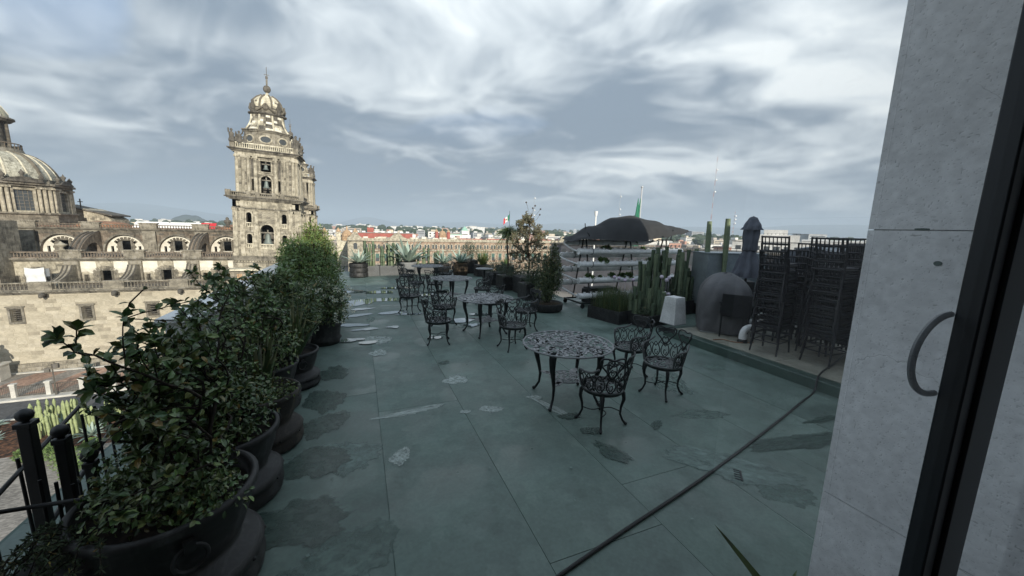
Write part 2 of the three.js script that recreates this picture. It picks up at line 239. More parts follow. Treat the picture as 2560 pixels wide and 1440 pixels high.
// ------------------------------------------------------------------ terrace, the glazed pavilion that the camera stands in
const terraceHall = thing('terrace_building', 'cream rendered building under the green roof terrace', 'building', [6, Y0, -5]);
wpart('wall', [bx(-2.3, 5.95, Y0, -.06, -18.4, 12), bx(5.96, 16, Y0, -.06, -10.1, 12)], M.render, terraceHall);
const base = setting('terrace_floor', [bx(-2.25, 5.9, -.055, -.007, -18.3, -.45), bx(5.9, 15.9, -.055, -.007, -10.0, -.45)], M.joint);
{
  const R = rngOf(77), mats = [M.floor, M.floorB, M.floorC]; let k = 0;
  for (let i = -3; i < 17; i++) {
    const x0 = .13 + i * .92, x1 = x0 + .92; if (x1 < -2.2 || x0 > 15.8) continue;
    let z = -.46; const first = i === 0 ? [3.76] : i === -1 ? [4.3] : [1.2 + R() * 4];
    const zEnd = x0 > 5.2 ? -9.98 : -18.28; while (z > zEnd + .08) { const L = first.length ? first.pop() : 4.5 + R() * 3; const z1 = Math.max(zEnd, z - L), e = .0022; const a = Math.max(x0 + e, -2.22), b = Math.min(x1 - e, 15.85); if (z - z1 > .1) { const g = merged(bx(a, b, -.006, R() * .0012, z1 + e, z - e)); triUV(g, .42, R(), R()); const m = new THREE.Mesh(g, mats[(R() * 3) | 0]); m.name = 'floor_panel'; m.castShadow = m.receiveShadow = true; base.add(m); } z = z1; }
  }
}
// kerbed platform on the right, two steps of the same green paint and worn tile top
setting('platform', [rbx(5.78, 15.7, -.004, .15, -5.75, -.5, .015)], M.wet);
{
  const pf = scene.getObjectByName('platform'), R = rngOf(9), mm = [std([.30, .28, .24], .7, { map: T.floor, tri: .7 }), std([.27, .26, .225], .7, { map: T.floor, tri: .7 }), std([.33, .30, .25], .7, { map: T.floor, tri: .7 })];
  for (let i = 0; i < 7; i++) for (let j = 0; j < 5; j++) { const m = part('floor_tile', bx(5.96 + i * .8, 5.96 + i * .8 + .792, .151, .156 + R() * .001, -5.6 + j * 1.0, -5.6 + j * 1.0 + .99), mm[(R() * 3) | 0], pf); }
}
const pav = thing('glazed_pavilion', 'flat roofed stone pavilion whose window looks over the terrace', 'building', [0, 0, 2]);
wpart('roof', [bx(-3.4, 3.58, 4.12, 4.32, -.62, 7)], M.render, pav);
wpart('wall', [bx(-3.4, 3.5, -.05, 4.1, 6.8, 7), bx(-3.4, -3.2, -.05, 4.1, -.4, 6.8), bx(3.3, 3.5, -.05, 4.1, .8, 6.8)], M.render, pav);
wpart('floor', [bx(-3.2, 3.3, -.05, .42, -.3, 6.8)], std([.07, .05, .04], .5), pav);
wpart('upper_storey', [bx(3.6, 9, 0, 5.6, .9, 9), bx(9.01, 16, 0, 4.7, .9, 9)], M.render, pav);
const fr = wpart('window_frame', [bx(-3.2, 2.28, 3.9, 4.1, -.5, -.4), bx(-3.2, 2.28, .0, .12, -.5, -.4), bx(-3.2, -3.08, .12, 3.9, -.5, -.4), bx(-1.72, -1.6, .12, 3.9, -.5, -.4)], M.stile, pav);
// stone pier beyond the glass
const pier = thing('stone_pier', 'speckled grey stone pier clad in tall slabs beside the window', 'pier', [2.9, 0, -.3]);
wpart('core', [bx(2.306, 3.28, 0, 4.1, -1.03, .78)], std([.42, .43, .43], .9, { map: T.fine, tri: 2 }), pier);
[[0, .729], [.734, 2.138], [2.143, 3.552], [3.557, 4.11]].forEach(([a, b], i) => { wpart('slab', [bx(2.3, 3.3, a, b, -1.05, .12)], M.pier, pier); wpart('slab', [bx(2.3, 3.3, a + .06 * (a > 0), b + .06 * (b < 4), .127, .8)], M.pier, pier); });
wpart('fixing_hole', [cyl(.011, .011, .004, 0, 0, 0, 9).scale(1, 1, 1.25).rotateZ(Math.PI / 2).translate(2.3005, 2.0, -.79)], M.joint, pier);
wpart('chip', [new THREE.IcosahedronGeometry(.018, 0).scale(.12, .35, 1.6).translate(2.2995, 2.145, -.86)], M.joint, pier); wpart('chip', [new THREE.IcosahedronGeometry(.016, 0).scale(.15, .8, 1.1).translate(2.2995, 2.36, -.60)], M.joint, pier);
// door with its dark stile, pull handle and pane
const door = thing('glass_door', 'tall glass door with dark metal stile and half-round pull', 'door', [1.5, .42, -.45]);
wpart('stile', [rbx(1.535, 1.60, .12, 3.9, -.475, -.425, .006), rbx(1.604, 1.70, .12, 3.9, -.485, -.415, .006), rbx(1.704, 1.80, .12, 3.9, -.475, -.425, .006)], M.stile, door);
{
  const s = new THREE.Shape(); s.absellipse(0, 0, .20, .135, Math.PI / 2, -Math.PI / 2 - .0001 + 2 * Math.PI * 0, false, 0); const P = [];
  for (let i = 0; i <= 28; i++) { const a = Math.PI / 2 + i / 28 * Math.PI; P.push(V(1.545 + Math.cos(a) * .165, 1.775 + Math.sin(a) * .118, -.485)); }
  wpart('handle', [tube(P, .0088, 8)], std([.06, .07, .08], .4), door);
}
const paneM = new THREE.MeshPhysicalMaterial({ color: 0xffffff, transmission: 1, roughness: 0, thickness: 0, ior: 1.5, side: THREE.DoubleSide });
wpart('pane', [new THREE.PlaneGeometry(3.134, 3.78).translate(-.032, 2.01, -.45)], paneM, door);
wpart('pane', [new THREE.PlaneGeometry(.48, 3.78).translate(2.04, 2.01, -.45)], paneM, door);

// ------------------------------------------------------------------ cathedral: side wall in three tiers
const nave = thing('cathedral_nave', 'long sunlit stone side of the cathedral in three balustraded tiers', 'cathedral', [-45, Y0, -105]);
const np = (n, l, m, p) => wpart(n, l, m, nave, p || nave);
const stoneMats = [M.stone, M.stoneB, M.stoneC, M.stone, M.stoneD, M.stoneC];
const unit = triUV(norm(new THREE.BoxGeometry(1, 1, 1)), 1);
function ashlar(root, parent, x0, x1, y0, y1, z, ch, holes, seed, limit, mats = stoneMats, tones = null) {
  const R = rngOf(seed), rest = [], all = [];
  const rows = Math.round((y1 - y0) / ch), h = (y1 - y0) / rows;
  for (let r = 0; r < rows; r++) { let x = x0 - R() * 1.2; const ya = y0 + r * h; while (x < x1) { const w = ch * (1.5 + R() * 1.5), a = Math.max(x, x0), b = Math.min(x + w, x1); x += w; if (b - a < .15) continue; if (holes.some(q => a < q[1] + .1 && b > q[0] - .1 && ya < q[3] + .1 && ya + h > q[2] - .1)) continue; all.push([a, b, ya, ya + h, R(), R()]); } }
  const step = Math.max(1, Math.ceil(all.length / limit)); const g = .012;
  all.forEach(([a, b, c, d, k, m], i) => {
    const p = .012 + k * (mats.length > 6 ? .018 : .04);
    if (i % step === 0 && i / step < limit) { const s = new THREE.Mesh(unit, mats[(m * mats.length) | 0]); s.name = 'stone'; s.scale.set(b - a - g * 2, d - c - g * 2, .2); s.position.set((a + b) / 2 - root.position.x, (c + d) / 2 - root.position.y, z + p - .1 - root.position.z); s.castShadow = s.receiveShadow = true; parent.add(s); }
    else (rest[(m * mats.length) | 0] ||= []).push(bx(a + g, b - g, c + g, d - g, z + p - .2, z + p));
  });
  rest.forEach((l, i) => { if (l) { const q = wpart('stone_course', l, mats[i], root, parent); q.userData.kind = 'stuff'; } });
}
function balustrade(x0, x1, y0, y1, z, sp = .42) {
  const L = [bx(x0, x1, y0, y0 + .18, z - .18, z + .18), bx(x0, x1, y1 - .2, y1, z - .2, z + .2)], n = Math.round((x1 - x0) / sp), h = y1 - y0 - .38;
  for (let i = 0; i < n; i++) { const x = x0 + (i + .5) * (x1 - x0) / n; L.push(lathe([[.07, 0], [.13, h * .3], [.06, h * .7], [.09, h]], 6).translate(x, y0 + .18, z)); }
  return L;
}
function sideBalustrade(z0, z1, y0, y1, x, sp) { return balustrade(z0, z1, y0, y1, 0, sp).map(g => g.rotateY(-Math.PI / 2).translate(x, 0, 0)); }
function cornice(x0, x1, y, z, k = 1) { return [bx(x0, x1, y, y + .22 * k, z - .3, z + .25 * k), bx(x0, x1, y + .22 * k, y + .42 * k, z - .3, z + .5 * k), bx(x0, x1, y + .42 * k, y + .7 * k, z - .3, z + .85 * k)]; }
{
  // tier 1: tall plain wall over the plaza
  const Z1 = -92.8, wins = [-57.0, -47.7, -38.2, -28.6].map(x => [x - .72, x + .72, -16.65, -14.25]);
  const w1 = np('wall', [wallShape(-90, -27.3, Y0, -11.1, wins, 1.1, Z1)], M.wall2); np('inner_wall', [bx(-90, -12, Y0, -.32, -150, -149.5), bx(-90.3, -90, Y0, -.4, -149.5, -94), bx(-12.3, -12, Y0, -.4, -149.5, -101.5)], M.brown);
  ashlar(nave, w1, -76, -27.3, Y0 + 1.6, -11.2, Z1, .72, wins, 31, 300, [M.wall1, M.wall1, M.wall2, M.wall3, M.wall1, M.wall2, M.wall3, M.wall1, M.wall3, M.wall4]);
  np('plinth', [bx(-90, -27.2, Y0, Y0 + .9, Z1 - .5, Z1 + .55), bx(-90, -27.25, Y0 + .9, Y0 + 1.55, Z1 - .5, Z1 + .3)], M.stoneB);
  for (const h of wins) { const f = np('window', [new THREE.PlaneGeometry(h[1] - h[0], h[3] - h[2]).translate((h[0] + h[1]) / 2, (h[2] + h[3]) / 2, Z1 - .7)], paneM); np('frame', [ringPlate(h, .32, .16, Z1 + .02, true), bx(h[0] - .5, h[1] + .5, h[3] + .33, h[3] + .52, Z1, Z1 + .3)], M.trim, f); for (let i = 0; i < 6; i++) np('slat', [bx(h[0], h[1], h[2] + .2 + i * .37, h[2] + .34 + i * .37, Z1 - .64, Z1 - .5)], M.grime, f); }
  np('cornice', cornice(-90, -27.1, -11.7, Z1), M.trim); np('balustrade', balustrade(-90, -27.2, -11, -9.55, Z1 + .1, .5), M.stoneB);
  for (const x of [-76, -66.4, -62.3, -53.2, -43.3, -33.6]) np('parapet_pier', [bx(x - 1.5, x + 1.5, -11, -9.45, Z1 - .25, Z1 + .45)], M.stoneB);
  for (const x of [-62.6, -52.8, -43.1, -33.3]) np('gargoyle', [tube(curve([V(x, -11.8, Z1), V(x, -11.7, Z1 + 1), V(x + .1, -12.1, Z1 + 1.7)], 8), [.3, .34, .32, .36, .4, .38, .34, .3, .16], 7), bx(x - .35, x + .35, -12.3, -11.75, Z1 - .1, Z1 + .3)], M.grime);
  np('lower_roof', [bx(-90, -24, -11.05, -10.9, -104, Z1 - .2)], M.brown);
  // downpipe
  np('downpipe', [bar(V(-27.7, -18.5, Z1 + .16), V(-27.7, -11, Z1 + .16), .1, 6)], M.grime);
  // tier 2: chapels, half plastered
  const Z2 = -101, wc = [-58.0, -48.2, -38.5, -28.9], h2 = wc.flatMap(x => [[x - .85, x + .85, -10.75, -8.4], [x - 3.25, x - 2.75, -10.9, -9.3], [x + 2.75, x + 3.25, -10.9, -9.3]]);
  const w2 = np('wall', [wallShape(-62, -24, -11, -6.4, h2, .8, Z2)], M.stoneC);
  ashlar(nave, w2, -62, -24, -10.9, -8.95, Z2, .48, h2, 35, 60);
  const plasterShape = (a, b) => { const s = new THREE.Shape(); const R = rngOf(Math.round(a * 10 + 900)); const pts = [[a, -8.95]]; let x = a; while (x < b - .6) { x += .35 + R() * .4; pts.push([x, -8.95 + (R() < .5 ? .28 : 0) + R() * .08]); } pts.push([b, -8.95], [b, -6.45], [a, -6.45]); pts.forEach((p, i) => i ? s.lineTo(p[0], p[1]) : s.moveTo(p[0], p[1])); return new THREE.ExtrudeGeometry(s, { depth: .05, bevelEnabled: false }).translate(0, 0, Z2 + .02); };
  for (const x of wc) { if (x > -55) { np('plaster_panel', [plasterShape(x - 3.9, x - 1.35)], M.plaster); np('plaster_panel', [plasterShape(x + 1.35, x + 3.9)], M.plaster); } 
    const f = np('window', [new THREE.PlaneGeometry(1.7, 2.35).translate(x, -9.575, Z2 - .55)], paneM); np('frame', [ringPlate([x - .85, x + .85, -10.75, -8.4], .3, .12, Z2 + .05)], M.trim, f);
    const R = rngOf(50 + x | 0); for (let i = 0; i < 5; i++) for (const s of [-1, 1]) np('quoin', [bx(x + s * (1.55 + .15 * (i % 2)) - .35, x + s * (1.55 + .15 * (i % 2)) + .35, -10.8 + i * .46, -10.8 + i * .46 + .43, Z2, Z2 + .1)], M.stoneB, f);
    for (let i = 0; i < 7; i++) np('voussoir', [bx(-.24, .24, 1.62, 2.35, 0, .12).rotateZ((i - 3) * -.3).translate(x, -9.95 + .1, Z2)], M.stoneB, f);
    for (const s of [-1, 1]) { const q = np('small_window', [new THREE.PlaneGeometry(.5, 1.6).translate(x + s * 3, -10.1, Z2 - .5)], paneM); np('frame', [ringPlate([x + s * 3 - .25, x + s * 3 + .25, -10.9, -9.3], .14, .08, Z2 + .04)], M.trim, q); } }
  np('cornice', cornice(-62, -24, -6.5, Z2, .95), M.trim); np('balustrade', balustrade(-62, -24, -5.85, -4.6, Z2 + .1, .45), M.brown);
  for (const x of [-52.9, -43.3, -33.7]) { np('parapet_pier', [bx(x - 1.6, x + 1.6, -5.9, -4.45, Z2 - .4, Z2 + .5), bx(x - 1.9, x + 1.9, -4.45, -4.2, Z2 - .5, Z2 + .7)], M.stoneB); np('pilaster', [bx(x - 1.05, x + 1.05, -10.9, -6.5, Z2, Z2 + .6)], M.stoneB);
    const s = new THREE.Shape(); s.moveTo(0, -10.95); s.lineTo(7, -10.95); s.quadraticCurveTo(6.6, -10.1, 5.2, -9.7); s.quadraticCurveTo(2.4, -9.0, 1.6, -7.2); s.lineTo(0, -7.2); s.closePath();
    const b = np('scroll_buttress', [new THREE.ExtrudeGeometry(s, { depth: 1.5, bevelEnabled: false, curveSegments: 8 }).rotateY(-Math.PI / 2).translate(x + .75, 0, Z2)], M.stoneB);
    const P = []; for (let i = 0; i <= 10; i++) { const t = i / 10; P.push([(1 - t) ** 2 * 5.2 + 2 * t * (1 - t) * 2.4 + t * t * 1.6, (1 - t) ** 2 * -9.7 + 2 * t * (1 - t) * -9.0 + t * t * -7.2]); }
    for (const o of [-.62, 0, .62]) np('rib', [tube(P.map(p => V(x + o, p[1] + .06, Z2 + p[0])), .13, 6)], M.grime, b); }
  np('urn', [lathe([[.15, 0], [.5, .1], [.2, .45], [.75, .9], [.9, 1.15], [.5, 1.3], [.25, 1.5], [.05, 1.75]], 12).translate(-53.9, -4.3, Z2 + .6)], M.stoneC);
  for (const [x, z] of [[-44.9, -98.2], [-55.6, -97.5], [-35.2, -98.2]]) np('urn', [lathe([[.4, 0], [.9, .15], [.5, .4], [1.1, .85], [.6, 1.15], [.1, 1.4]], 12).translate(x, -10.95, z)], M.brown);
  np('middle_roof', [bx(-90, -24, -5.95, -5.8, -112, Z2 - .3)], M.brown);
  for (const x of wc) np('skylight_vault', [new THREE.SphereGeometry(1, 14, 6, 0, 2 * Math.PI, 0, Math.PI / 2).scale(3.2, .75, 2.6).translate(x - 1, -5.8, -105)], M.brown);
  // tier 3: great lunettes of the aisle
  const Z3 = -110, ac = [-68.6, -58.9, -48.7, -39.4, -29.9], lun = ac.map(x => [x - 3.45, x + 3.45, -5.75, -1.45, 3.9]);
  const w3 = np('wall', [wallShape(-90, -20, -5.9, -.55, lun, 1.3, Z3)], M.brown);
  ashlar(nave, w3, -63, -20, -1.4, -.6, Z3, .4, [], 41, 40, [M.brown, M.stoneD, M.grime]);
  ac.forEach((x, i) => { const hw = [[x - .85, x + .75, -5.1, -2.75], [x - 2.7, x - 2.2, -5.3, -4.0], [x + 2.0, x + 2.5, -5.3, -4.0]];
    const l = np('lunette_wall', [wallShape(x - 3.6, x + 3.6, -5.85, -1.3, hw, .4, Z3 - .7)], M.plaster); hw.forEach(h => np('pane', [new THREE.PlaneGeometry(h[1] - h[0], h[3] - h[2]).translate((h[0] + h[1]) / 2, (h[2] + h[3]) / 2, Z3 - 1.0)], paneM, l));
    const f = np('lunette_window', [ringPlate(hw[0], .12, .06, Z3 - .7)], M.trim); for (let k = 0; k < 5; k++) { np('quoin', [bx(x - 1.75 + .2 * (k % 2), x - .99, -5.4 + k * .5, -5.4 + k * .5 + .47, Z3 - .7, Z3 - .6)], M.stoneD, f); np('quoin', [bx(x + .9, x + 1.65 - .2 * (k % 2), -5.4 + k * .5, -5.4 + k * .5 + .47, Z3 - .7, Z3 - .6)], M.stoneD, f); }
    for (let k = 0; k < 7; k++) np('voussoir', [bx(-.25, .25, 1.75, 2.4, 0, .1).rotateZ((k - 3) * -.3).translate(x - .05, -4.35, Z3 - .7)], M.stoneD, f);
    np('arch_moulding', [ringPlate(lun[i], .28, .14, Z3 + .01)], M.trim); });
  for (const x of [-63.7, -53.8, -44.1, -34.6]) { np('pier', [bx(x - 1.15, x + 1.15, -5.85, -.6, Z3, Z3 + .6)], M.stoneB); np('parapet_pier', [bx(x - 1.5, x + 1.5, -.1, 1.05, Z3 - .4, Z3 + .5), bx(x - 1.7, x + 1.7, 1.05, 1.3, Z3 - .5, Z3 + .6)], M.stoneB); }
  for (const x of [-53.4, -34.2]) { const s = new THREE.Shape(); s.moveTo(0, -.9); s.quadraticCurveTo(5.2, -1.2, 7.6, -5.0); s.lineTo(7.2, -5.8); s.lineTo(6.2, -5.8); s.quadraticCurveTo(5.2, -2.9, 2.2, -3.1); s.quadraticCurveTo(.9, -3.4, .6, -5.8); s.lineTo(0, -5.8); s.closePath(); const b = np('flying_buttress', [new THREE.ExtrudeGeometry(s, { depth: 1.9, bevelEnabled: false, curveSegments: 8 }).rotateY(-Math.PI / 2).translate(x + .95, 0, Z3)], M.brown);
    const P = []; for (let i = 0; i <= 10; i++) { const t = i / 10; P.push([2 * t * (1 - t) * 5.2 + t * t * 7.6, (1 - t) ** 2 * -.9 + 2 * t * (1 - t) * -1.2 + t * t * -5]); } for (const o of [-.7, 0, .7]) np('rib', [tube(P.map(p => V(x + o, p[1] + .08, Z3 + p[0])), .16, 6)], M.grime, b); }
  np('cornice', cornice(-90, -20, -.6, Z3, .7), M.trim); np('balustrade', balustrade(-90, -20, -.12, .85, Z3 + .05, .5), M.brown);
  np('upper_roof', [bx(-90, -12, -.3, .1, -150, Z3 - .4)], M.tile);
  np('roof_vault', [-58, -48, -39, -30].map(x => new THREE.SphereGeometry(1, 16, 6, 0, 2 * Math.PI, 0, Math.PI / 2).scale(4.4, 1.3, 7).translate(x, .1, -124)), M.tile);
  np('urn', [lathe([[.5, 0], [.3, .3], [.75, 1.0], [.8, 1.4], [.3, 1.7], [.35, 2.0], [.05, 2.3]], 12).translate(-29.3, .85, Z3 + .1)], M.grime);
  // transept arm at the left
  const tr = np('transept', [bx(-90, -61.2, -11, 1.2, -103.5, -97.6), bx(-90, -62.3, -11, -6.6, -97.6, -95.6)], M.stoneB); np('cornice', cornice(-90, -60.9, .6, -97.6, .9), M.trim); np('cornice', cornice(-90, -62, -6.9, -95.6, .7), M.trim);
  np('wall_niche_shade', [plate([-67.2, -63.2, -6, -1.2, true], .1, -97.55)], M.grime);  // flat dark plate on the wall; the arch recess shade is in its colour
  ashlar(nave, tr, -72, -61.2, -6.2, .5, -97.6, .55, [[-67.4, -63, -6, -1]], 47, 60); 
  { const s = new THREE.Shape(); s.moveTo(0, -11); s.lineTo(4.6, -11); s.quadraticCurveTo(1.6, -9.4, 1.3, -6.6); s.lineTo(0, -6.6); s.closePath(); np('scroll_buttress', [new THREE.ExtrudeGeometry(s, { depth: 2.2, bevelEnabled: false }).rotateY(-Math.PI / 2).translate(-61.4, 0, -97.6)], M.brown); }
}
// loose things on the cathedral's roofs
{
  const t = thing('tarpaulin', 'pale grey tarpaulin sheet hung over a frame on the cathedral ledge', 'tarpaulin', [-55.6, -10.9, -96.5]);
  const g = new THREE.PlaneGeometry(2.6, 2.9, 14, 14), p = g.attributes.position; for (let i = 0; i < p.count; i++) { const x = p.getX(i), y = p.getY(i); p.setZ(i, .12 * Math.sin(x * 5 + y) * (1 - (y + 1.5) / 3.4) + .06 * Math.sin(y * 4)); p.setY(i, y - .1 * Math.cos(x * 2.4)); }
  g.computeVertexNormals(); part('sheet', [g.clone().translate(0, 2.15, .6), new THREE.PlaneGeometry(1.2, 1.5, 4, 4).rotateY(Math.PI / 2).translate(1.3, 2.7, 0)], std([.62, .63, .62], .8), t);
  part('frame', [bar(V(-1.3, 0, .5), V(-1.3, 3.6, .5), .06), bar(V(1.3, 0, .5), V(1.3, 3.6, .5), .06), bar(V(1.3, 0, -.8), V(1.3, 3.5, -.8), .06), bar(V(-1.3, 3.6, .5), V(1.3, 3.6, .5), .06)], M.grime, t);
  part('crate', [bx(-1.1, 1.2, 0, .8, -.7, .4)], M.paintedDark, t);
  for (const [x, w, mats, lab] of [[-46.5, 6.5, [M.flagW], 'white canvas tent roof behind the upper cathedral balustrade'], [-38.6, 9.6, [M.flagW, M.flagW, M.flagR], 'white and red canvas tent roof behind the upper cathedral balustrade']]) {
    const t2 = thing('canvas_tent', lab, 'tent', [x, -.75, -117]);
    mats.forEach((m, i) => { const a = -w / 2 + i * w / mats.length, b = a + w / mats.length - .05; part('canvas', [new THREE.PlaneGeometry(b - a, 3.2, 6, 3).rotateX(-.95).translate((a + b) / 2, 1.35, 0)], m, t2); });
    for (const s of [-1, 1]) part('pole', [bar(V(s * w / 2, 0, -1.2), V(s * w / 2, 2.3, -1.2), .07), bar(V(s * w / 2, 0, 1.2), V(s * w / 2, .5, 1.2), .07)], M.grime, t2);
  }
  const c = thing('roof_chapel', 'cream gabled attic rising from the cathedral roof behind its dome', 'chapel', [-71, 0, -142]);
  const s = new THREE.Shape(); s.moveTo(-5, 0); s.lineTo(6, 0); s.lineTo(6, 2.2); s.quadraticCurveTo(4, 4, 0, 5.2); s.lineTo(-5, 4.8); part('gable', [new THREE.ExtrudeGeometry(s, { depth: 9, bevelEnabled: false }).translate(0, -.5, -9)], M.stoneC, c);
  part('roof_slab', [bx(-5.3, 6.6, 0, .35, -9, .5).rotateZ(-.24).translate(0, 4.2, 0)], M.grime, c); part('cross', [bx(-.1, .1, 4.8, 7.2, -.1, .1), bx(-.5, .5, 6.3, 6.5, -.1, .1)], M.grime, c);
}
// ------------------------------------------------------------------ cathedral dome
{
  const d = thing('cathedral_dome', 'ribbed yellow and white crossing dome on its octagonal stone drum', 'dome', [-81.2, .9, -132], 53 * D2R - Math.PI / 8 * 0);
  const oct = (r, y0, y1, r2 = r) => new THREE.CylinderGeometry(r2 / Math.cos(Math.PI / 8), r / Math.cos(Math.PI / 8), y1 - y0, 8).rotateY(Math.PI / 8).translate(0, (y0 + y1) / 2, 0);
  part('drum', [toCreasedNormals(oct(11.1, -2, 8.0), .3)], M.stone, d); part('plinth', [toCreasedNormals(oct(11.9, -2, 1.7), .3), toCreasedNormals(oct(12.4, 1.7, 2.1), .3)], M.stoneB, d); part('cornice', [toCreasedNormals(oct(11.7, 8.0, 8.5), .3), toCreasedNormals(oct(12.2, 8.5, 9.0), .3), toCreasedNormals(oct(11.2, 9, 10.0), .3)], M.trim, d);
  for (let k = 0; k < 8; k++) { if (k > 2 && k < 6) continue; const a = k * Math.PI / 4, tf = g => g.translate(0, 0, 11.1).rotateY(a);
    const w = part('window', [tf(bx(-1.55, 1.55, 2.5, 7.2, -.3, .03))], M.darkInteriorGlass, d); part('frame', [tf(ringPlate([-1.55, 1.55, 2.5, 7.2], .4, .5, 0, true))], M.stoneC, w);  // flat pane on the solid drum, interior darkness put into its colour
    for (let i = 1; i < 4; i++) part('glazing_bar', [tf(bx(-1.55 + i * .78 - .04, -1.55 + i * .78 + .04, 2.5, 7.2, .05, .12))], M.trim, w); for (let i = 1; i < 6; i++) part('glazing_bar', [tf(bx(-1.55, 1.55, 2.5 + i * .78 - .04, 2.5 + i * .78 + .04, .05, .12))], M.trim, w);
    for (const x of [-4.3, -3.4, -2.5, 2.5, 3.4, 4.3]) part('column', [tf(cyl(.36, .32, 5.6, x, 2.1, .45, 10)), tf(bx(x - .5, x + .5, 7.6, 8, 0, .95))], M.stoneC, d);
    const s = new THREE.Shape(); s.moveTo(-3.4, 0); s.quadraticCurveTo(0, 2.4, 3.4, 0); part('pediment', [tf(new THREE.ExtrudeGeometry(s, { depth: 1.2, bevelEnabled: false }).translate(0, 9.0, .3))], M.grime, d);
    for (const x of [-3, 0, 3]) part('finial', [tf(lathe([[.4, 0], [.25, .4], [.55, 1], [.2, 1.4], [.05, 1.8]], 8).translate(x, x ? 9.4 : 10.1, .9))], M.grime, d); }
  const prof = []; for (let i = 0; i <= 12; i++) { const t = i / 12; prof.push([lerp(10.7, 5.6, Math.pow(t, 1.45)), 9.9 + 6.2 * Math.sin(t * Math.PI / 2 * .92) / Math.sin(Math.PI / 2 * .92)]); }
  part('shell', [lathe(prof, 48)], std([.47, .46, .39], .8, { map: T.weather, tri: .2 }), d);
  const ribP = (a, o = .1) => prof.map(([r, y]) => V(Math.sin(a) * (r + o), y + o * .3, Math.cos(a) * (r + o)));
  for (let k = 0; k < 8; k++) { const a = (k + .5) * Math.PI / 4; part('rib', [tube(ribP(a), .38, 6)], M.stoneD, d); for (const q of [-.23, .23]) part('white_band', [tube(ribP(a + q, -.06), .26, 5)], M.pale, d); part('medallion', [new THREE.TorusGeometry(.95, .22, 6, 18).rotateX(-.75).translate(0, 13.3, 8.6).rotateY(k * Math.PI / 4)], M.plaster, d);
    part('white_band', [tube([-.23, -.12, 0, .12, .23].map(q => { const r = 7.15; return V(Math.sin(k * Math.PI / 4 + q) * r, 15.15, Math.cos(k * Math.PI / 4 + q) * r); }), .25, 5)], M.plaster, d); }
  part('lantern_base', [cyl(6.0, 5.7, 1.0, 0, 16, 0, 24), cyl(5.2, 5.2, .6, 0, 17, 0, 24)], M.trim, d); part('balustrade', [new THREE.TorusGeometry(5.5, .14, 5, 32).rotateX(Math.PI / 2).translate(0, 18.2, 0), ...Array.from({ length: 36 }, (_, i) => cyl(.1, .08, 1.1, Math.sin(i * .1745) * 5.5, 17, Math.cos(i * .1745) * 5.5, 5))], M.brown, d);
  part('lantern', [cyl(3.5, 3.4, 6.4, 0, 17.5, 0, 16)], M.grime, d); for (let i = 0; i < 8; i++) part('column', [cyl(.34, .3, 5.6, Math.sin(i * .785) * 4.0, 17.6, Math.cos(i * .785) * 4.0, 8)], M.stoneD, d);
  part('lantern_cornice', [cyl(4.6, 5.0, .5, 0, 23.3, 0, 20), cyl(5.2, 5.2, .35, 0, 23.8, 0, 20)], M.trim, d); part('lantern_dome', [lathe([[4.2, 24.1], [4.1, 25.3], [3.3, 26.9], [1.6, 28.1], [.5, 28.6], [.3, 30]], 20)], std([.6, .58, .46], .7, { map: T.stone, tri: .3 }), d);
  for (let i = 0; i < 8; i++) part('lantern_rib', [tube([[4.24, 24.1], [4.15, 25.3], [3.35, 26.9], [1.65, 28.1], [.5, 28.65]].map(p => V(Math.sin(i * .785 + .39) * p[0], p[1], Math.cos(i * .785 + .39) * p[0])), .2, 5)], M.plaster, d);
}
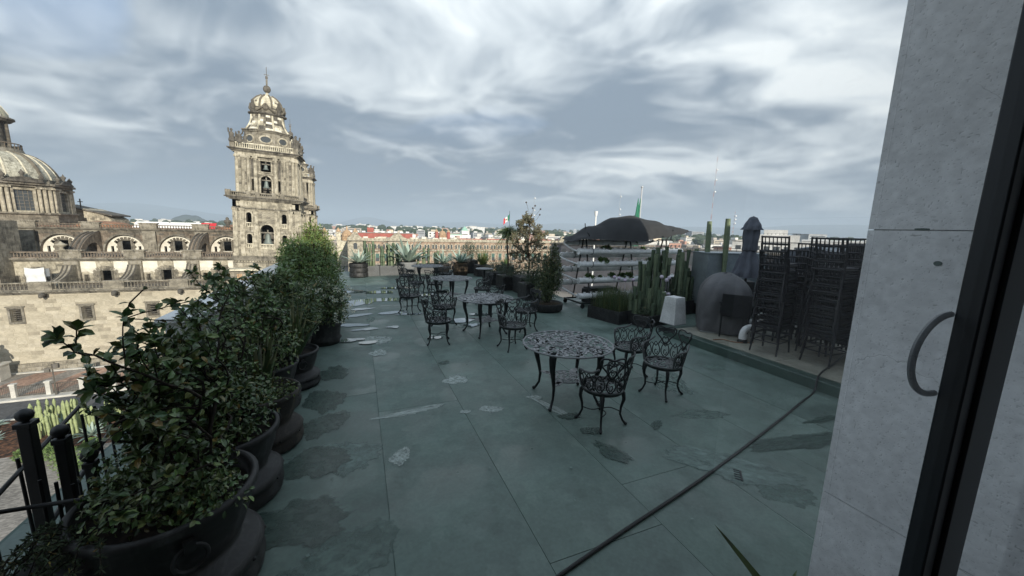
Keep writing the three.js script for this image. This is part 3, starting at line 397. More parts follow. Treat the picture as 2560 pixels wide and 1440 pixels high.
// ------------------------------------------------------------------ bell tower (local: x across, y up, front face towards +z), built once and repeated behind
function bellTower(name, label, full) {
  const t = thing(name, label, 'bell tower', [-18.6, -5.2, -95], 0, null), add = (n, l, m, p) => part(n, l, m, p || t);
  const tr = (g, y = 0) => g, H = 6.3, Dp = 12.6;
  const O = y => y + 5.2;                                       // world height to local
  // stage 1
  const holes1 = [[-1.28, 1.28, O(-3.65), O(1.6), true], [-3.85, -2.85, O(-3.5), O(-.5), true], [2.85, 3.85, O(-3.5), O(-.5), true], [-3.85, -2.85, O(.95), O(4.0), true], [2.85, 3.85, O(.95), O(4.0), true]];
  const face = (hs, w, y0, y1, dep) => wallShape(-w, w, y0, y1, hs, dep, 0);
  const sides = [[0, 0], [1, Math.PI / 2], [2, Math.PI], [3, -Math.PI / 2]];
  for (const [k, a] of sides) {
    const f = add('wall', [face(holes1, H, 0, O(6.5), 1.4).rotateY(a).translate(Math.sin(a) * H, 0, Math.cos(a) * H - H)], k === 1 ? M.stone : M.stone);
    if (k < 2) {
      const put = g => g.rotateY(a).translate(Math.sin(a) * H, 0, Math.cos(a) * H - H);
      for (const h of holes1) { add('arch_moulding', [put(ringPlate(h, .26, .18, .02))], M.stoneC, f); const big = h[1] - h[0] > 2; add('rail', [...balustrade(h[0], h[1], h[2], h[2] + (big ? 1.1 : .95), -.25, .3)].map(put), M.pale, f); }
      for (const x of [-5.9, -4.6, -2.1, 2.1, 4.6, 5.9]) { add('pilaster', [put(bx(x - .42, x + .42, .3, O(4.3), 0, .32)), put(bx(x - .55, x + .55, O(4.3), O(4.75), 0, .46)), put(bx(x - .55, x + .55, 0, .5, 0, .46))], M.stoneC, f); }
      add('string_course', [put(bx(-H - .05, H + .05, O(4.75), O(5.0), -.1, .5)), put(bx(-H, H, O(-.25), O(-.05), 0, .1))], M.trim, f);
      for (let i = 0; i < 7; i++) add('frieze_panel', [put(bx(-5.6 + i * 1.65, -4.35 + i * 1.65, O(5.2), O(6.2), 0, .14))], M.stoneC, f);
    }
  }
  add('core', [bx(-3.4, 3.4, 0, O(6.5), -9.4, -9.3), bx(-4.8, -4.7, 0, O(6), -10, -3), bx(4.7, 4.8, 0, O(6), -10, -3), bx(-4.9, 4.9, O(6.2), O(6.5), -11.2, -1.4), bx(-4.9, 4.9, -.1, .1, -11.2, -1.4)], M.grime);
  const ring = (y, h, w, m, n) => add(n, [bx(-w, w, y, y + h, -H - w, -H + w)], m);
  ring(O(6.5), .25, 6.8, M.trim, 'cornice'); ring(O(6.75), .22, 7.2, M.trim, 'cornice'); ring(O(6.97), .2, 7.55, M.grime, 'cornice');
  const bal = (y0, y1, w, m) => { for (const [k, a] of sides) if (k !== 2) { add('balustrade', balustrade(-w, w, y0, y1, w, .4).map(g => g.rotateY(a).translate(0, 0, -H)), m); } for (const sx of [-1, 1]) for (const sz of [-1, 1]) add('corner_pedestal', [bx(sx * w - .45, sx * w + .45, y0, y1 + .25, sz * w - H - .45, sz * w - H + .45)], M.stoneB); };
  bal(O(7.17), O(8.15), 6.9, M.stoneB);
  for (const x of [-3.2, -1.6, 1.6, 3.2]) add('balustrade_pier', [bx(x - .35, x + .35, O(7.17), O(8.3), .25, .95)], M.stoneB);
  // stage 2
  const W2 = 5.55, holes2 = [[-.98, .98, O(12.65), O(14.8)], [-1.02, 1.02, O(8.0), O(11.8), true], [-2.72, -2.28, O(8.6), O(11)], [2.28, 2.72, O(8.6), O(11)]];
  for (const [k, a] of sides) {
    const put = g => g.rotateY(a).translate(Math.sin(a) * W2, 0, Math.cos(a) * W2 - H);
    const f = add('wall', [put(wallShape(-W2, W2, O(7.1), O(16.1), holes2, 1.3, 0))], M.stoneB);
    if (k < 2) {
      add('arch_moulding', [put(ringPlate(holes2[1], .28, .2, .02))], M.stoneC, f); add('frame', [put(ringPlate(holes2[0], .22, .2, .02, true))], M.stoneC, f);
      for (let i = 0; i < 6; i++) for (const s of [-1, 1]) add('quoin', [put(bx(s * 1.65 - .3, s * 1.65 + .3, O(8.1) + i * .46, O(8.1) + i * .46 + .34, 0, .32))], M.stoneB, f);
      for (const x of [-5.25, -4.15, -3.2, -1.9, 1.9, 3.2, 4.15, 5.25]) add('column', [put(cyl(.40, .34, 7.6, x, O(7.6), .30, 10)), put(bx(x - .46, x + .46, O(7.1), O(7.6), 0, .75)), put(bx(x - .48, x + .48, O(15.1), O(15.55), 0, .78))], Math.abs(x) > 5 || Math.abs(x) < 2 ? M.stoneC : M.stone, f);
      for (const s of [-1, 1]) add('niche_shade_plate', [put(bx(s * 2.55 - .2, s * 2.55 + .2, O(11.4), O(15), -.02, .02))], M.grime, f);  // flush dark strips; the shade of a recess is put into their colour
      add('entablature', [put(bx(-W2 - .05, W2 + .05, O(15.55), O(15.8), 0, .7)), put(bx(-W2, W2, O(15.8), O(16.2), 0, .5)), put(bx(-1.4, 1.4, O(12.0), O(12.3), 0, .35))], M.stoneC, f);
    }
  }
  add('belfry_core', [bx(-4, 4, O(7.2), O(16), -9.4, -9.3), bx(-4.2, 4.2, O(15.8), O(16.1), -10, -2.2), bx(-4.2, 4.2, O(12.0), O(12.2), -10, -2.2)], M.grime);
  ring(O(16.15), .28, 6.05, M.trim, 'cornice'); ring(O(16.43), .25, 6.4, M.trim, 'cornice'); ring(O(16.68), .25, 6.8, M.grime, 'cornice');
  bal(O(16.95), O(18.1), 5.9, M.pale);
  // bells
  const bell = (r, h, y, z) => lathe([[.02, h], [.3 * r, h * .98], [.48 * r, h * .82], [.56 * r, h * .45], [.75 * r, h * .15], [r, 0], [.92 * r, .02], [.6 * r, h * .3]], 18).translate(0, y, z);
  for (const [r, h, y, by] of [[1.05, 2.3, -2.5, 0], [.72, 1.5, 9.3, 0], [.62, 1.0, 13.1, 0]]) { const b = add('bell', [bell(r, h, O(y), -.9)], M.bronze); add('yoke', [bx(-r * 1.25, r * 1.25, O(y) + h, O(y) + h + .22, -1.05, -.75), bx(-.12, .12, O(y) + h, O(y) + h + .7, -1, -.8)], M.trim, b); }
  // octagonal drum, bell-shaped cap, dome, ball
  const nBefore = t.children.length;
  const oct = (r, y0, y1, r2 = r) => toCreasedNormals(new THREE.CylinderGeometry(r2 / Math.cos(Math.PI / 8), r / Math.cos(Math.PI / 8), y1 - y0, 8).rotateY(Math.PI / 8).translate(0, (y0 + y1) / 2, -H), .3);
  add('drum', [oct(4.1, O(16.95), O(20.5))], M.stoneB); add('drum_cornice', [oct(4.35, O(20.5), O(20.75)), oct(4.6, O(20.75), O(20.95))], M.trim);
  for (let k = 0; k < 8; k++) { const a = k * Math.PI / 4; if (k > 2 && k < 6) continue; const put = g => g.translate(0, 0, 4.1).rotateY(a).translate(0, 0, -H); const w = add('oval_window', [put(plate([-.95, .95, O(18.6), O(19.75), 'oval'], .04, .03))], M.darkInteriorGlass); const s = new THREE.Shape(); s.absellipse(0, O(19.17), 1.2, .82, 0, Math.PI * 2); const hh = new THREE.Path(); hh.absellipse(0, O(19.17), .93, .56, 0, Math.PI * 2); s.holes.push(hh); add('frame', [put(new THREE.ExtrudeGeometry(s, { depth: .2, bevelEnabled: false, curveSegments: 10 }))], M.stoneC, w); }
  // cap stones: a curved bell profile laid in courses
  const capR = y => { const t = clamp((y - 20.95) / 2.95); return lerp(4.15, 3.0, 1 - Math.pow(1 - t, 2.3)); };
  const Rk = rngOf(full ? 7 : 8), capMats = [M.pale, M.plaster, M.stoneB, M.stoneD, M.plaster, M.stoneC, M.grime];
  add('cap_core', [lathe([20.95, 21.4, 22, 22.8, 23.9].map(y => [capR(y) - .1, O(y)]), 24).translate(0, 0, -H)], M.trim);
  for (let r = 0; r < 7; r++) { const y0 = 20.97 + r * .42, y1 = y0 + .41; let a = 0; while (a < 6.28) { const w = .25 + Rk() * .3, b = Math.min(a + w, 6.28); const g = new THREE.CylinderGeometry(capR(y1), capR(y0), y1 - y0, 3, 1, true, a + .008, b - a - .016).translate(0, O((y0 + y1) / 2), -H); add('cap_stone', [g], capMats[(Rk() * capMats.length) | 0]); a = b; } }
  for (let k = 0; k < 8; k++) { const a = (k + .5) * Math.PI / 4; add('cap_rib', [tube([20.95, 21.3, 21.8, 22.5, 23.2, 23.9].map(y => V(Math.sin(a) * capR(y), O(y), Math.cos(a) * capR(y) - H)), .2, 6)], M.pale); }
  add('cap_cornice', [cyl(3.1, 3.4, .2, 0, O(23.9), -H, 24), cyl(3.55, 3.55, .22, 0, O(24.1), -H, 24)], M.grime);
  add('upper_ring', [cyl(3.0, 2.9, .9, 0, O(24.3), -H, 24)], M.stoneB); add('ring_moulding', [cyl(3.05, 3.05, .18, 0, O(25.2), -H, 24)], M.grime);
  for (let k = 0; k < 4; k++) { const a = k * Math.PI / 2, put = g => g.rotateY(a).translate(0, 0, -H); add('scroll_crest', [put(tube(curve([V(-2, O(24.4), 2.6), V(-1.2, O(24.9), 3.0), V(-.5, O(25.4), 3.1), V(0, O(26), 3.05), V(.5, O(25.4), 3.1), V(1.2, O(24.9), 3.0), V(2, O(24.4), 2.6)], 18), .2, 6)), put(sph(.5, 0, O(25.2), 2.95, 10))], M.stoneD); add('crest_figure', [put(lathe([[.5, 0], [.35, .6], [.5, 1.2], [.25, 1.7], [.3, 2.0], [.05, 2.3]], 8).translate(2.35, O(24.3), 2.35))], M.grime); }
  add('dome', [lathe([[2.85, O(25.3)], [2.8, O(25.9)], [2.5, O(26.7)], [1.9, O(27.3)], [1.0, O(27.8)], [.35, O(28.0)], [.2, O(28.5)]], 24).translate(0, 0, -H)], M.pale);
  for (let k = 0; k < 8; k++) { const a = (k + .5) * Math.PI / 4; add('dome_rib', [tube([[2.9, 25.3], [2.85, 25.9], [2.55, 26.75], [1.9, 27.35], [1.0, 27.85]].map(p => V(Math.sin(a) * p[0], O(p[1]), Math.cos(a) * p[0] - H)), .2, 5)], M.stoneD); add('dome_panel', [new THREE.SphereGeometry(.55, 8, 6).scale(1, .9, .3).rotateX(-.6).translate(0, O(26.6), 2.35).rotateY(k * Math.PI / 4).translate(0, 0, -H)], k % 2 ? M.stoneB : M.stoneC); }
  add('ball', [sph(.72, 0, O(29.1), -H, 16)], M.grime); const cr = add('spire', [bar(V(0, O(29.6), -H), V(0, O(33.2), -H), .05), bar(V(0, O(29.7), -H), V(0, O(30.9), -H), .16), bx(-.45, .45, O(31.7), O(31.8), -H - .05, -H + .05)], M.trim); add('vane', [bx(-.22, .22, O(31.0), O(31.5), -H - .1, -H + .1)], M.grime, cr);
  for (const m of t.children.slice(nBefore)) m.traverse(q => { if (q.geometry) q.geometry.translate(0, -O(16.95), H).scale(1.05, 1.09, 1.05).translate(0, O(16.95), -H); });
  // statues along the parapet
  const Rs = rngOf(3);
  for (const [x, z, s] of [[-5.9, .0, 1.0], [-4.6, -.2, .9], [-3.6, -.4, .75], [5.9, -.4, 1.1], [5.9, -5, .9], [-5.9, -5, .9], [5.9, -11, 1], [5.2, -2.4, .8], [-5.9, -11.5, 1]]) { const q = Rs() * 3; add('statue', [lathe([[.55, 0], [.6, .25], [.42, .9], [.5, 1.5], [.3, 1.8], [.12, 1.95], [.26, 2.15], [.24, 2.4], [.02, 2.55]], 9).scale(s, s, s * .9).translate(x, O(18.0), z - .0), tube([V(x, O(19.3), z), V(x + Math.cos(q) * .7 * s, O(19.8), z + Math.sin(q) * .7 * s), V(x + Math.cos(q) * .8 * s, O(20.5), z + Math.sin(q) * .6 * s)], .16 * s, 5)], M.grime); }
  if (full) { ashlar0(t, H, O(-3.4) - 0, O(6.3)); }
  // base of the tower below the belfry
  add('base_moulding', [bx(-6.7, 6.7, -.6, 0, -12.9, .35), bx(-7, 7, -1.0, -.6, -13.2, .7), bx(-6.6, 6.6, -1.6, -1.0, -12.8, .2)], M.trim);
  for (let i = 0; i < 26; i++) add('dentil', [bx(-6.6 + i * .52, -6.32 + i * .52, -1.28, -1.02, .2, .5)], M.stoneC);
  add('base_block', [bx(-6.6, 6.6, Y0 + 5.2, -1.6, -12.8, .2)], M.stone);
  return t;
}
function ashlar0(t, H, y0, y1) {                              // single stones on the front of stage 1 and the corner of stage 2
  const R = rngOf(63), mats = stoneMats, place = (x0, x1, ya, yb, z) => { const s = new THREE.Mesh(unit, mats[(R() * mats.length) | 0]); s.name = 'stone'; s.scale.set(x1 - x0 - .03, yb - ya - .03, .16); s.position.set((x0 + x1) / 2, (ya + yb) / 2, z + .02 * R() - .03); s.castShadow = s.receiveShadow = true; t.add(s); };
  for (const [a, b] of [[-5.48, -5.02], [5.02, 5.48], [-2.7, -2.55], [2.55, 2.7]]) for (let y = .4; y < 9.4; y += .5) place(a, b, y, y + .5, 0);
  for (let y = 7.0; y < 9.9; y += .5) { const o = R() * .5; for (let x = -1.6; x < 1.5; x += .8) place(Math.max(-1.65, x - o * .4), Math.min(1.65, x + .8 - o * .4), y, y + .5, 0); }
  for (let y = 12.6; y < 20; y += .55) for (const [a, b] of [[-4.95, -4.45], [4.45, 4.95], [-3.85, -3.5], [3.5, 3.85]]) place(a, b, y, y + .55, .82 - .95 + .1);
}
const tower = bellTower('bell_tower', 'tall weathered stone bell tower with bells and domed cap above the hedge', true);
tower.rotation.z = -2.2 * D2R; tower.scale.set(.96, 1, .62);
{
  // the twin behind: same parts, farther away and half hidden
  const t2 = bellTower('bell_tower', 'twin bell tower half hidden behind the nearer domed tower', false); t2.position.set(-20.2, -5.2, -139); t2.rotation.z = -1.4 * D2R; t2.scale.z = .62;
  const mast = solo('roof_mast', [bar(V(-13.2, 10, -104), V(-13.6, 22.2, -104), .1, 6), bar(V(-13.1, 6, -104), V(-13.2, 10, -104), .16, 6)], M.grime, 'thin dark mast beside the domed bell tower', 'mast');
  // low block in front of the tower foot
  const b = thing('tower_annex', 'low stone block with orange brick patch at the bell tower foot', 'annex', [-19, Y0, -93]);
  wpart('wall', [bx(-27.2, -11.5, Y0, -9.4, -94.6, -91.9)], M.stoneC, b); wpart('cornice', cornice(-27.3, -23.8, -9.4, -92, .5), M.trim, b); wpart('coping', [bx(-25.2, -12, -7.9, -7.55, -94.4, -91.4)], M.pale, b); wpart('attic', [bx(-25, -12, -9.3, -7.9, -94.5, -92.2)], M.stoneB, b);
  const R = rngOf(12), bm = [M.brick, stoneM([.62, .45, .30]), stoneM([.50, .33, .2]), M.stoneC]; for (let r = 0; r < 7; r++) for (let i = 0; i < 13; i++) { const x = -23.8 + i * .92 - (r % 2) * .4, y = -8.6 - r * .5; wpart('brick', [bx(x + .02, x + .88, y - .46, y, -92.4, -91.88 + (r < 2 ? .32 : 0) + R() * .05 - (r < 2 ? .55 : 0))], bm[(R() * 4) | 0], b); }
  wpart('scroll', [new THREE.TorusGeometry(.75, .3, 8, 18).translate(-26.0, -9.0 + .4, -92), new THREE.TorusGeometry(.3, .2, 8, 14).translate(-26.0, -8.6, -91.95)], M.trim, b);
}
// ------------------------------------------------------------------ palace across the square
{
  const Z = -230, p = thing('palace', 'long three-storey palace of pinkish stone with cream trim across the square', 'palace', [70, Y0, -236]);
  const X0 = -5, X1 = 215, w = (n, l, m, q) => wpart(n, l, m, p, q || p);
  const cols = []; for (let i = 0; i < 44; i++) { const x = 4.5 + i * 4.75; if ((x > 14.5 && x < 26.5) || (x > 128 && x < 136)) continue; cols.push(x); }
  w('wall', [bx(X0, X1, Y0, -6.4, -250, Z - .5)], M.tez); w('roof', [bx(X0 + 1, X1, -6.6, -6.3, -262, -234)], M.pale);
  w('parapet', [bx(X0, X1, -6.4, -5.3, Z - 1, Z - .2), bx(X0, X1, -7.0, -6.4, Z - 1, Z + .3)], M.stoneC);
  w('string_course', [bx(X0, X1, -12.6, -11.9, Z - .6, Z + .15), bx(X0, X1, -20.6, -19.8, Z - .6, Z + .2), bx(X0, X1, Y0, Y0 + 1.2, Z - .6, Z + .1)], M.stoneC);
  cols.forEach((x, i) => {
    const f = w('window', [bx(x - 1.0, x + 1.0, -18.6, -14.2, Z - .52, Z - .46)], M.darkInteriorGlass); w('frame', [ringPlate([x - 1.0, x + 1.0, -18.6, -14.2], .55, .35, Z - .5)], M.stoneC, f); w('awning', [bx(x - .98, x + .98, -16.6, -14.3, Z - .44, Z - .36)], M.awning, f);
    for (const s of [-.95, .95]) { const a = w('arched_window', [plate([x + s - .55, x + s + .55, -11.2, -8.7, true], .06, Z - .44)], M.darkInteriorGlass); w('frame', [ringPlate([x + s - .55, x + s + .55, -11.2, -8.7, true], .25, .3, Z - .5)], M.pale, a); }
    const g = w('ground_window', [bx(x - .7, x + .7, -24, -21.6, Z - .52, Z - .45)], M.paintedDark); w('frame', [ringPlate([x - .7, x + .7, -24, -21.6], .35, .3, Z - .5, true)], M.stoneC, g);  // near-black panel on solid wall, painted as the unlit room behind
    if (i % 2) w('merlon', [bx(x - .4, x + .4, -5.3, -4.4, Z - .9, Z - .4)], M.stoneC);
  });
  for (const [a, b] of [[-6.4, 1.6], [15, 26], [128.5, 135.5]]) { const q = w('pavilion', [bx(a, b, Y0, -5.2, -244, Z + .4)], M.stoneC); w('cornice', cornice(a - .3, b + .3, -7.2, Z + .4, .9), M.trim, q); const s = new THREE.Shape(), c = (a + b) / 2, r = (b - a) / 2; s.moveTo(c - r, -5.2); s.lineTo(c + r, -5.2); s.quadraticCurveTo(c + r * .5, -4.2, c + r * .45, -3.2); s.quadraticCurveTo(c, -1.0, c - r * .45, -3.2); s.quadraticCurveTo(c - r * .5, -4.2, c - r, -5.2); w('gable', [new THREE.ExtrudeGeometry(s, { depth: 2, bevelEnabled: false }).translate(0, 0, Z - 2)], M.stoneC, q); w('niche_shade_plate', [plate([c - 1, c + 1, -11.5, -8, true], .1, Z + .46)], M.darkInteriorGlass, q); w('window', [bx(c - 1.1, c + 1.1, -18, -14, Z + .4, Z + .46)], M.darkInteriorGlass, q); w('doorway', [plate([c - 1.6, c + 1.6, Y0, -21.2, true], .1, Z + .48)], M.paintedDark, q); }  // niche, window and doorway are flat plates with inner darkness in their colour
  for (let i = 0; i < 26; i++) { const x = 2 + i * 5.6 + (i * 37 % 5) * .5; if (x > 12 && x < 28) continue; w('roof_lantern', [bx(x, x + 2.6 + (i % 3), -6.3, -4.6 - (i % 2) * .5, -240 - (i * 7 % 9), -237 - (i * 7 % 9))], M.plaster); }
  w('side_wall', [bx(-6.6, -6.3, Y0, -5.4, -290, Z + .2)], M.grime);
  w('roof_slope', [bx(60, X1, -5.6, -5.1, -246, -238)], M.red);
}
// ------------------------------------------------------------------ the city beyond, down to the horizon
{
  const R = rngOf(2024);
  const walls = [[.72, .70, .64], [.82, .80, .75], [.60, .53, .42], [.46, .42, .37], [.70, .60, .46], [.46, .27, .21], [.40, .42, .43], [.80, .78, .74]].map(c => std(c, .95, { map: T.fine, tri: .03 }));
  const words = ['pale stone', 'white', 'ochre', 'grey-brown', 'sandy', 'brick red', 'slate grey', 'off-white'];
  const roofM = std([.34, .33, .31], 1, { map: T.fine, tri: .05 });
  const place = (az, d, w, h, dep, k, name = 'city_building') => {
    const a = az * D2R, x = Math.sin(a) * d, z = -Math.cos(a) * d, far = d > 1100 ? 'small against the horizon' : d > 560 ? 'in the mid distance beyond the palace' : 'rising just behind the palace';
    const b = thing(name, `${words[k]} flat roofed city block ${far}`, 'building', [x, Y0, z], -R() * .5 + .2, `${words[k]} city blocks ${far}`);
    part('wall', [bx(-w / 2, w / 2, 0, h, -dep / 2, dep / 2)], walls[k], b); part('roof', [bx(-w / 2 - .3, w / 2 + .3, h, h + .5, -dep / 2 - .3, dep / 2 + .3)], roofM, b);
    if (R() < .8) part('roof_hut', [bx(-w * .3, -w * .3 + w * (.15 + R() * .3), h + .5, h + 2 + R() * 3, -dep * .2, dep * .2)], walls[(k + 1) % 8], b);
    if (R() < .5) part('water_tank', [cyl(1.1, 1.1, 2, w * .25, h + .5, 0, 8)], M.mast, b);
    if (d < 620) { const n = Math.max(2, Math.floor(w / 5)); for (let r = 1; r < 3; r++) for (let i = 0; i < n; i++) part('window', [bx(-w / 2 + (i + .3) * w / n, -w / 2 + (i + .7) * w / n, h - r * 3.6, h - r * 3.6 + 1.9, dep / 2 - .05, dep / 2 + .04)], M.darkInteriorGlass, b); }
    else if (d < 1300) for (let i = 0; i < 2; i++) part('window_band', [bx(-w * .42, w * .42, h - 3 - i * 3.4, h - 1.6 - i * 3.4, dep / 2 - .05, dep / 2 + .06)], M.darkInteriorGlass, b);
    return b;
  };
  // rows of blocks, denser with distance; tops stay below or near the horizon
  for (const [d0, d1, n, h0, h1, w0, w1] of [[285, 420, 34, 13, 20, 12, 24], [420, 620, 44, 14, 22, 14, 28], [620, 1050, 54, 15, 25, 16, 40], [1050, 1900, 54, 16, 30, 24, 60], [1900, 3400, 50, 18, 40, 40, 110]])
    for (let i = 0; i < n; i++) { const az = -38 + 104 * (i + R()) / n, d = lerp(d0, d1, R()); place(az, d, lerp(w0, w1, R()), lerp(h0, h1, R() * R()), 8 + R() * 14, (R() * 8) | 0); }
  // named buildings
  const rl = thing('red_building', 'long low red walled building above the palace roof', 'building', [12, Y0, -330]); part('wall', [bx(-22, 30, 0, 21.6, -10, 0)], M.red, rl); part('roof', [bx(-22.4, 30.4, 21.6, 22.1, -10.4, .4)], roofM, rl); part('roof_tower', [bx(-6, -1, 22.1, 26, -8, -2)], M.red, rl); for (let i = 0; i < 10; i++) part('skylight', [bx(-20 + i * 5, -17.4 + i * 5, 22.1, 23.2, -7, -3)], M.flagW, rl);
  const church = (x, z, s, m, lab) => { const c = thing('domed_church', lab, 'church', [x, Y0, z]); part('wall', [bx(-7 * s, 7 * s, 0, 17, -8, 8)], m, c); part('dome', [lathe([[4.2 * s, 17], [4.2 * s, 19], [3.8 * s, 21.5], [2.2 * s, 23.6], [.5, 24.4], [.5, 26], [.1, 27]], 16)], M.brick, c); for (const q of [-1, 1]) { const t = part('bell_turret', [bx(q * 6 * s - 1.4, q * 6 * s + 1.4, 17, 23, -1, 2)], m, c); part('turret_cap', [new THREE.ConeGeometry(1.9, 3, 8).translate(q * 6 * s, 24.5, .5)], M.brick, t); } return c; };
  church(-26, -260, 1.0, M.stoneC, 'pink domed church peeking out right of the bell tower'); church(-8, -285, .9, M.pale, 'yellow twin turreted church left of the red building'); church(78, -380, 1.0, M.red, 'red turreted church behind the palace roof');
  const gt = thing('green_roofed_tower', 'pale green roofed tower among the roofs behind the palace', 'building', [125, Y0, -470]); part('wall', [bx(-5, 5, 0, 24, -5, 5), bx(-20, 2, 0, 19, -8, 4)], walls[1], gt); part('roof', [bx(-21, 3, 19, 19.8, -9, 5), new THREE.ConeGeometry(6, 6, 4).rotateY(.78).translate(0, 27, 0)], std([.30, .50, .40], .8), gt);
  const db = thing('dark_office_building', 'long dark balustraded roof behind the cacti and chair stacks', 'building', [120, Y0, -95], -1.0); part('wall', [bx(-70, 60, 0, 21.5, -12, 0)], std([.10, .10, .11], .8, { map: T.fine, tri: .1 }), db); part('roof', [bx(-70.5, 60.5, 21.5, 22.1, -12.5, .5)], M.grime, db); for (let i = 0; i < 34; i++) { const q = part('window', [bx(-68 + i * 3.8, -66.2 + i * 3.8, 16.4, 19.8, -.02, .06)], M.darkInteriorGlass, db); } part('railing', [bx(-70, 60, 23.1, 23.25, -.1, .1), ...Array.from({ length: 66 }, (_, i) => bx(-70 + i * 2, -69.85 + i * 2, 22.1, 23.1, -.06, .06))], M.iron, db);
  const wb = thing('white_terraced_building', 'white stepped rooftop with plant rooms behind the folded umbrella', 'building', [232, Y0, -150], -1.0); part('wall', [bx(-22, 22, 0, 24, -14, 0), bx(-14, 12, 24, 28.5, -12, -2), bx(-6, 6, 28.5, 31.5, -10, -4)], walls[1], wb); part('roof', [bx(-22.4, 22.4, 24, 24.4, -1, .4)], roofM, wb); for (let i = 0; i < 8; i++) part('window', [bx(-20 + i * 5, -17 + i * 5, 19, 21.5, -.02, .06)], M.darkInteriorGlass, wb); part('railing', [bx(-14, 12, 29.4, 29.5, -2.1, -2), ...Array.from({ length: 14 }, (_, i) => bx(-14 + i * 2, -13.8 + i * 2, 28.5, 29.4, -2.1, -2))], M.iron, wb);
  const lb = thing('low_white_hall', 'long low white hall roof left of the stone pier', 'building', [300, Y0, -128], -1.1); part('wall', [bx(-40, 60, 0, 25, -16, 0)], walls[7], lb); part('roof', [bx(-40.5, 60.5, 25, 25.8, -16, .5)], M.flagW, lb); for (let i = 0; i < 20; i++) part('window', [bx(-38 + i * 4.8, -35.4 + i * 4.8, 20.5, 23.6, -.02, .06)], M.darkInteriorGlass, lb);
  for (const [az, d, w, h] of [[-12, 900, 40, 24], [24, 1500, 60, 34], [48, 1200, 50, 33], [60.5, 700, 46, 31]]) place(az, d, w, h, 20, 6, 'office_block');
  // dark belts of trees under the horizon
  const belt = []; const ico = norm(new THREE.IcosahedronGeometry(1, 1)); { const q = ico.attributes.position; for (let i = 0; i < q.count; i++) { const k = .75 + .5 * hash(Math.round(q.getX(i) * 50), Math.round(q.getY(i) * 50 + q.getZ(i) * 90), 4); q.setXYZ(i, q.getX(i) * k, q.getY(i) * k, q.getZ(i) * k); } ico.computeVertexNormals(); }
  for (let i = 0; i < 620; i++) { const az = (-40 + 106 * R()) * D2R, d = 900 + R() * R() * 2600, s = 4 + R() * 5 + d * .0018; belt.push(ico.clone().scale(s * (1.2 + R()), s * (.8 + R() * .6), s).rotateY(R() * 6).translate(Math.sin(az) * d, Y0 + 9 + d * .0032, -Math.cos(az) * d)); }
  solo('distant_trees', belt, std([.040, .060, .032], 1), 'dark belt of distant city trees under the horizon', 'trees', null, 'stuff');
}
// ------------------------------------------------------------------ masts, flags
function mast(az, d, h, label, bands, lean = 0) {
  const a = az * D2R, m = thing('radio_mast', label, 'mast', [Math.sin(a) * d, Y0, -Math.cos(a) * d]); const w = d * .0011, n = 16;
  for (let i = 0; i < n; i++) { const y0 = h * i / n, y1 = h * (i + 1) / n, k = w * (1 - .6 * i / n); const L = []; for (const [sx, sz] of [[-1, -1], [1, -1], [0, 1]]) L.push(bar(V(sx * k, y0, sz * k), V(sx * k, y1, sz * k), k * .22, 4)); L.push(bar(V(-k, y0, -k), V(k, y1, -k), k * .15, 4), bar(V(k, y0, -k), V(0, y1, k), k * .15, 4)); part('lattice_section', L, bands && i % 2 ? M.mastRed : M.mast, m); }
  for (const f of bands ? [.62, .75, .86] : [.5, .62, .9]) part('dish', [new THREE.SphereGeometry(w * 2.0, 10, 6, 0, 6.3, 0, 1.5).rotateX(Math.PI / 2).translate(w * 1.2, h * f, w)], M.flagW, m);
  part('aerial', [bar(V(0, h, 0), V(0, h * 1.12, 0), w * .18, 4)], M.mast, m);
}
mast(25.3, 1500, 165, 'lattice mast with white dishes behind the small tree', false); mast(49.8, 900, 185, 'tall red and white radio mast behind the cacti', true); mast(37.8, 2000, 225, 'faint thin mast left of the green flag', false); mast(52.5, 1600, 110, 'faint short mast left of the folded umbrella', true);
{
  const f = thing('palace_flagpole', 'dark flagpole with waving green, white and red flag on the palace', 'flag', [92.5, -6.3, -233]); part('pole', [bar(V(0, 0, 0), V(0, 20, 0), .14, 6)], M.iron, f);
  const st = (u0, u1, m) => { const g = new THREE.PlaneGeometry(1, 3.6, 4, 6), p = g.attributes.position; for (let i = 0; i < p.count; i++) { const u = lerp(u0, u1, p.getX(i) + .5), y = p.getY(i); p.setXYZ(i, -u * 5.2 * .8, y - u * 3.4 + .25 * Math.sin(u * 6 + y), .4 * Math.sin(u * 7 + y * .6)); } g.computeVertexNormals(); part('flag_band', [g.translate(-.15, 16, 0)], m, f); };
  st(0, .33, M.flagG); st(.33, .67, M.flagW); st(.67, 1, M.flagR); part('emblem', [new THREE.CircleGeometry(.5, 12).translate(-2.3, 14.4, .62), new THREE.CircleGeometry(.5, 12).translate(-2.3, 14.4, -.4)], M.tile, f);
  const g = thing('square_flagpole', 'tall square flagpole with a limp dark green flag behind the shade cloth', 'flag', [110, Y0, -128]); part('pole', [bar(V(0, 0, 0), V(0, 46.5, 0), .28, 8), sph(.5, 0, 46.6, 0, 8)], M.mast, g);
  part('flag', [lathe([[.1, 0], [1.9, .2], [2.1, 3], [1.5, 9], [.8, 15], [.1, 20]], 9).scale(1, 1, .5).translate(-1.5, 22, 0), tube(curve([V(-2.4, 22, .3), V(-1.9, 30, .5), V(-.9, 38, .3), V(-.3, 42, 0)], 8), [.7, .7, .6, .5, .4, .35, .3, .2, .1], 6)], M.flagG, g);
  const l = thing('square_lamp_mast', 'white lamp mast rising behind the shade cloth', 'lamp post', [88, Y0, -128]); part('pole', [bar(V(0, 0, 0), V(0, 34, 0), .3, 8)], M.flagW, l); part('lamp_head', [cyl(.5, .75, 1.8, 0, 34, 0, 10)], M.flagW, l);
}
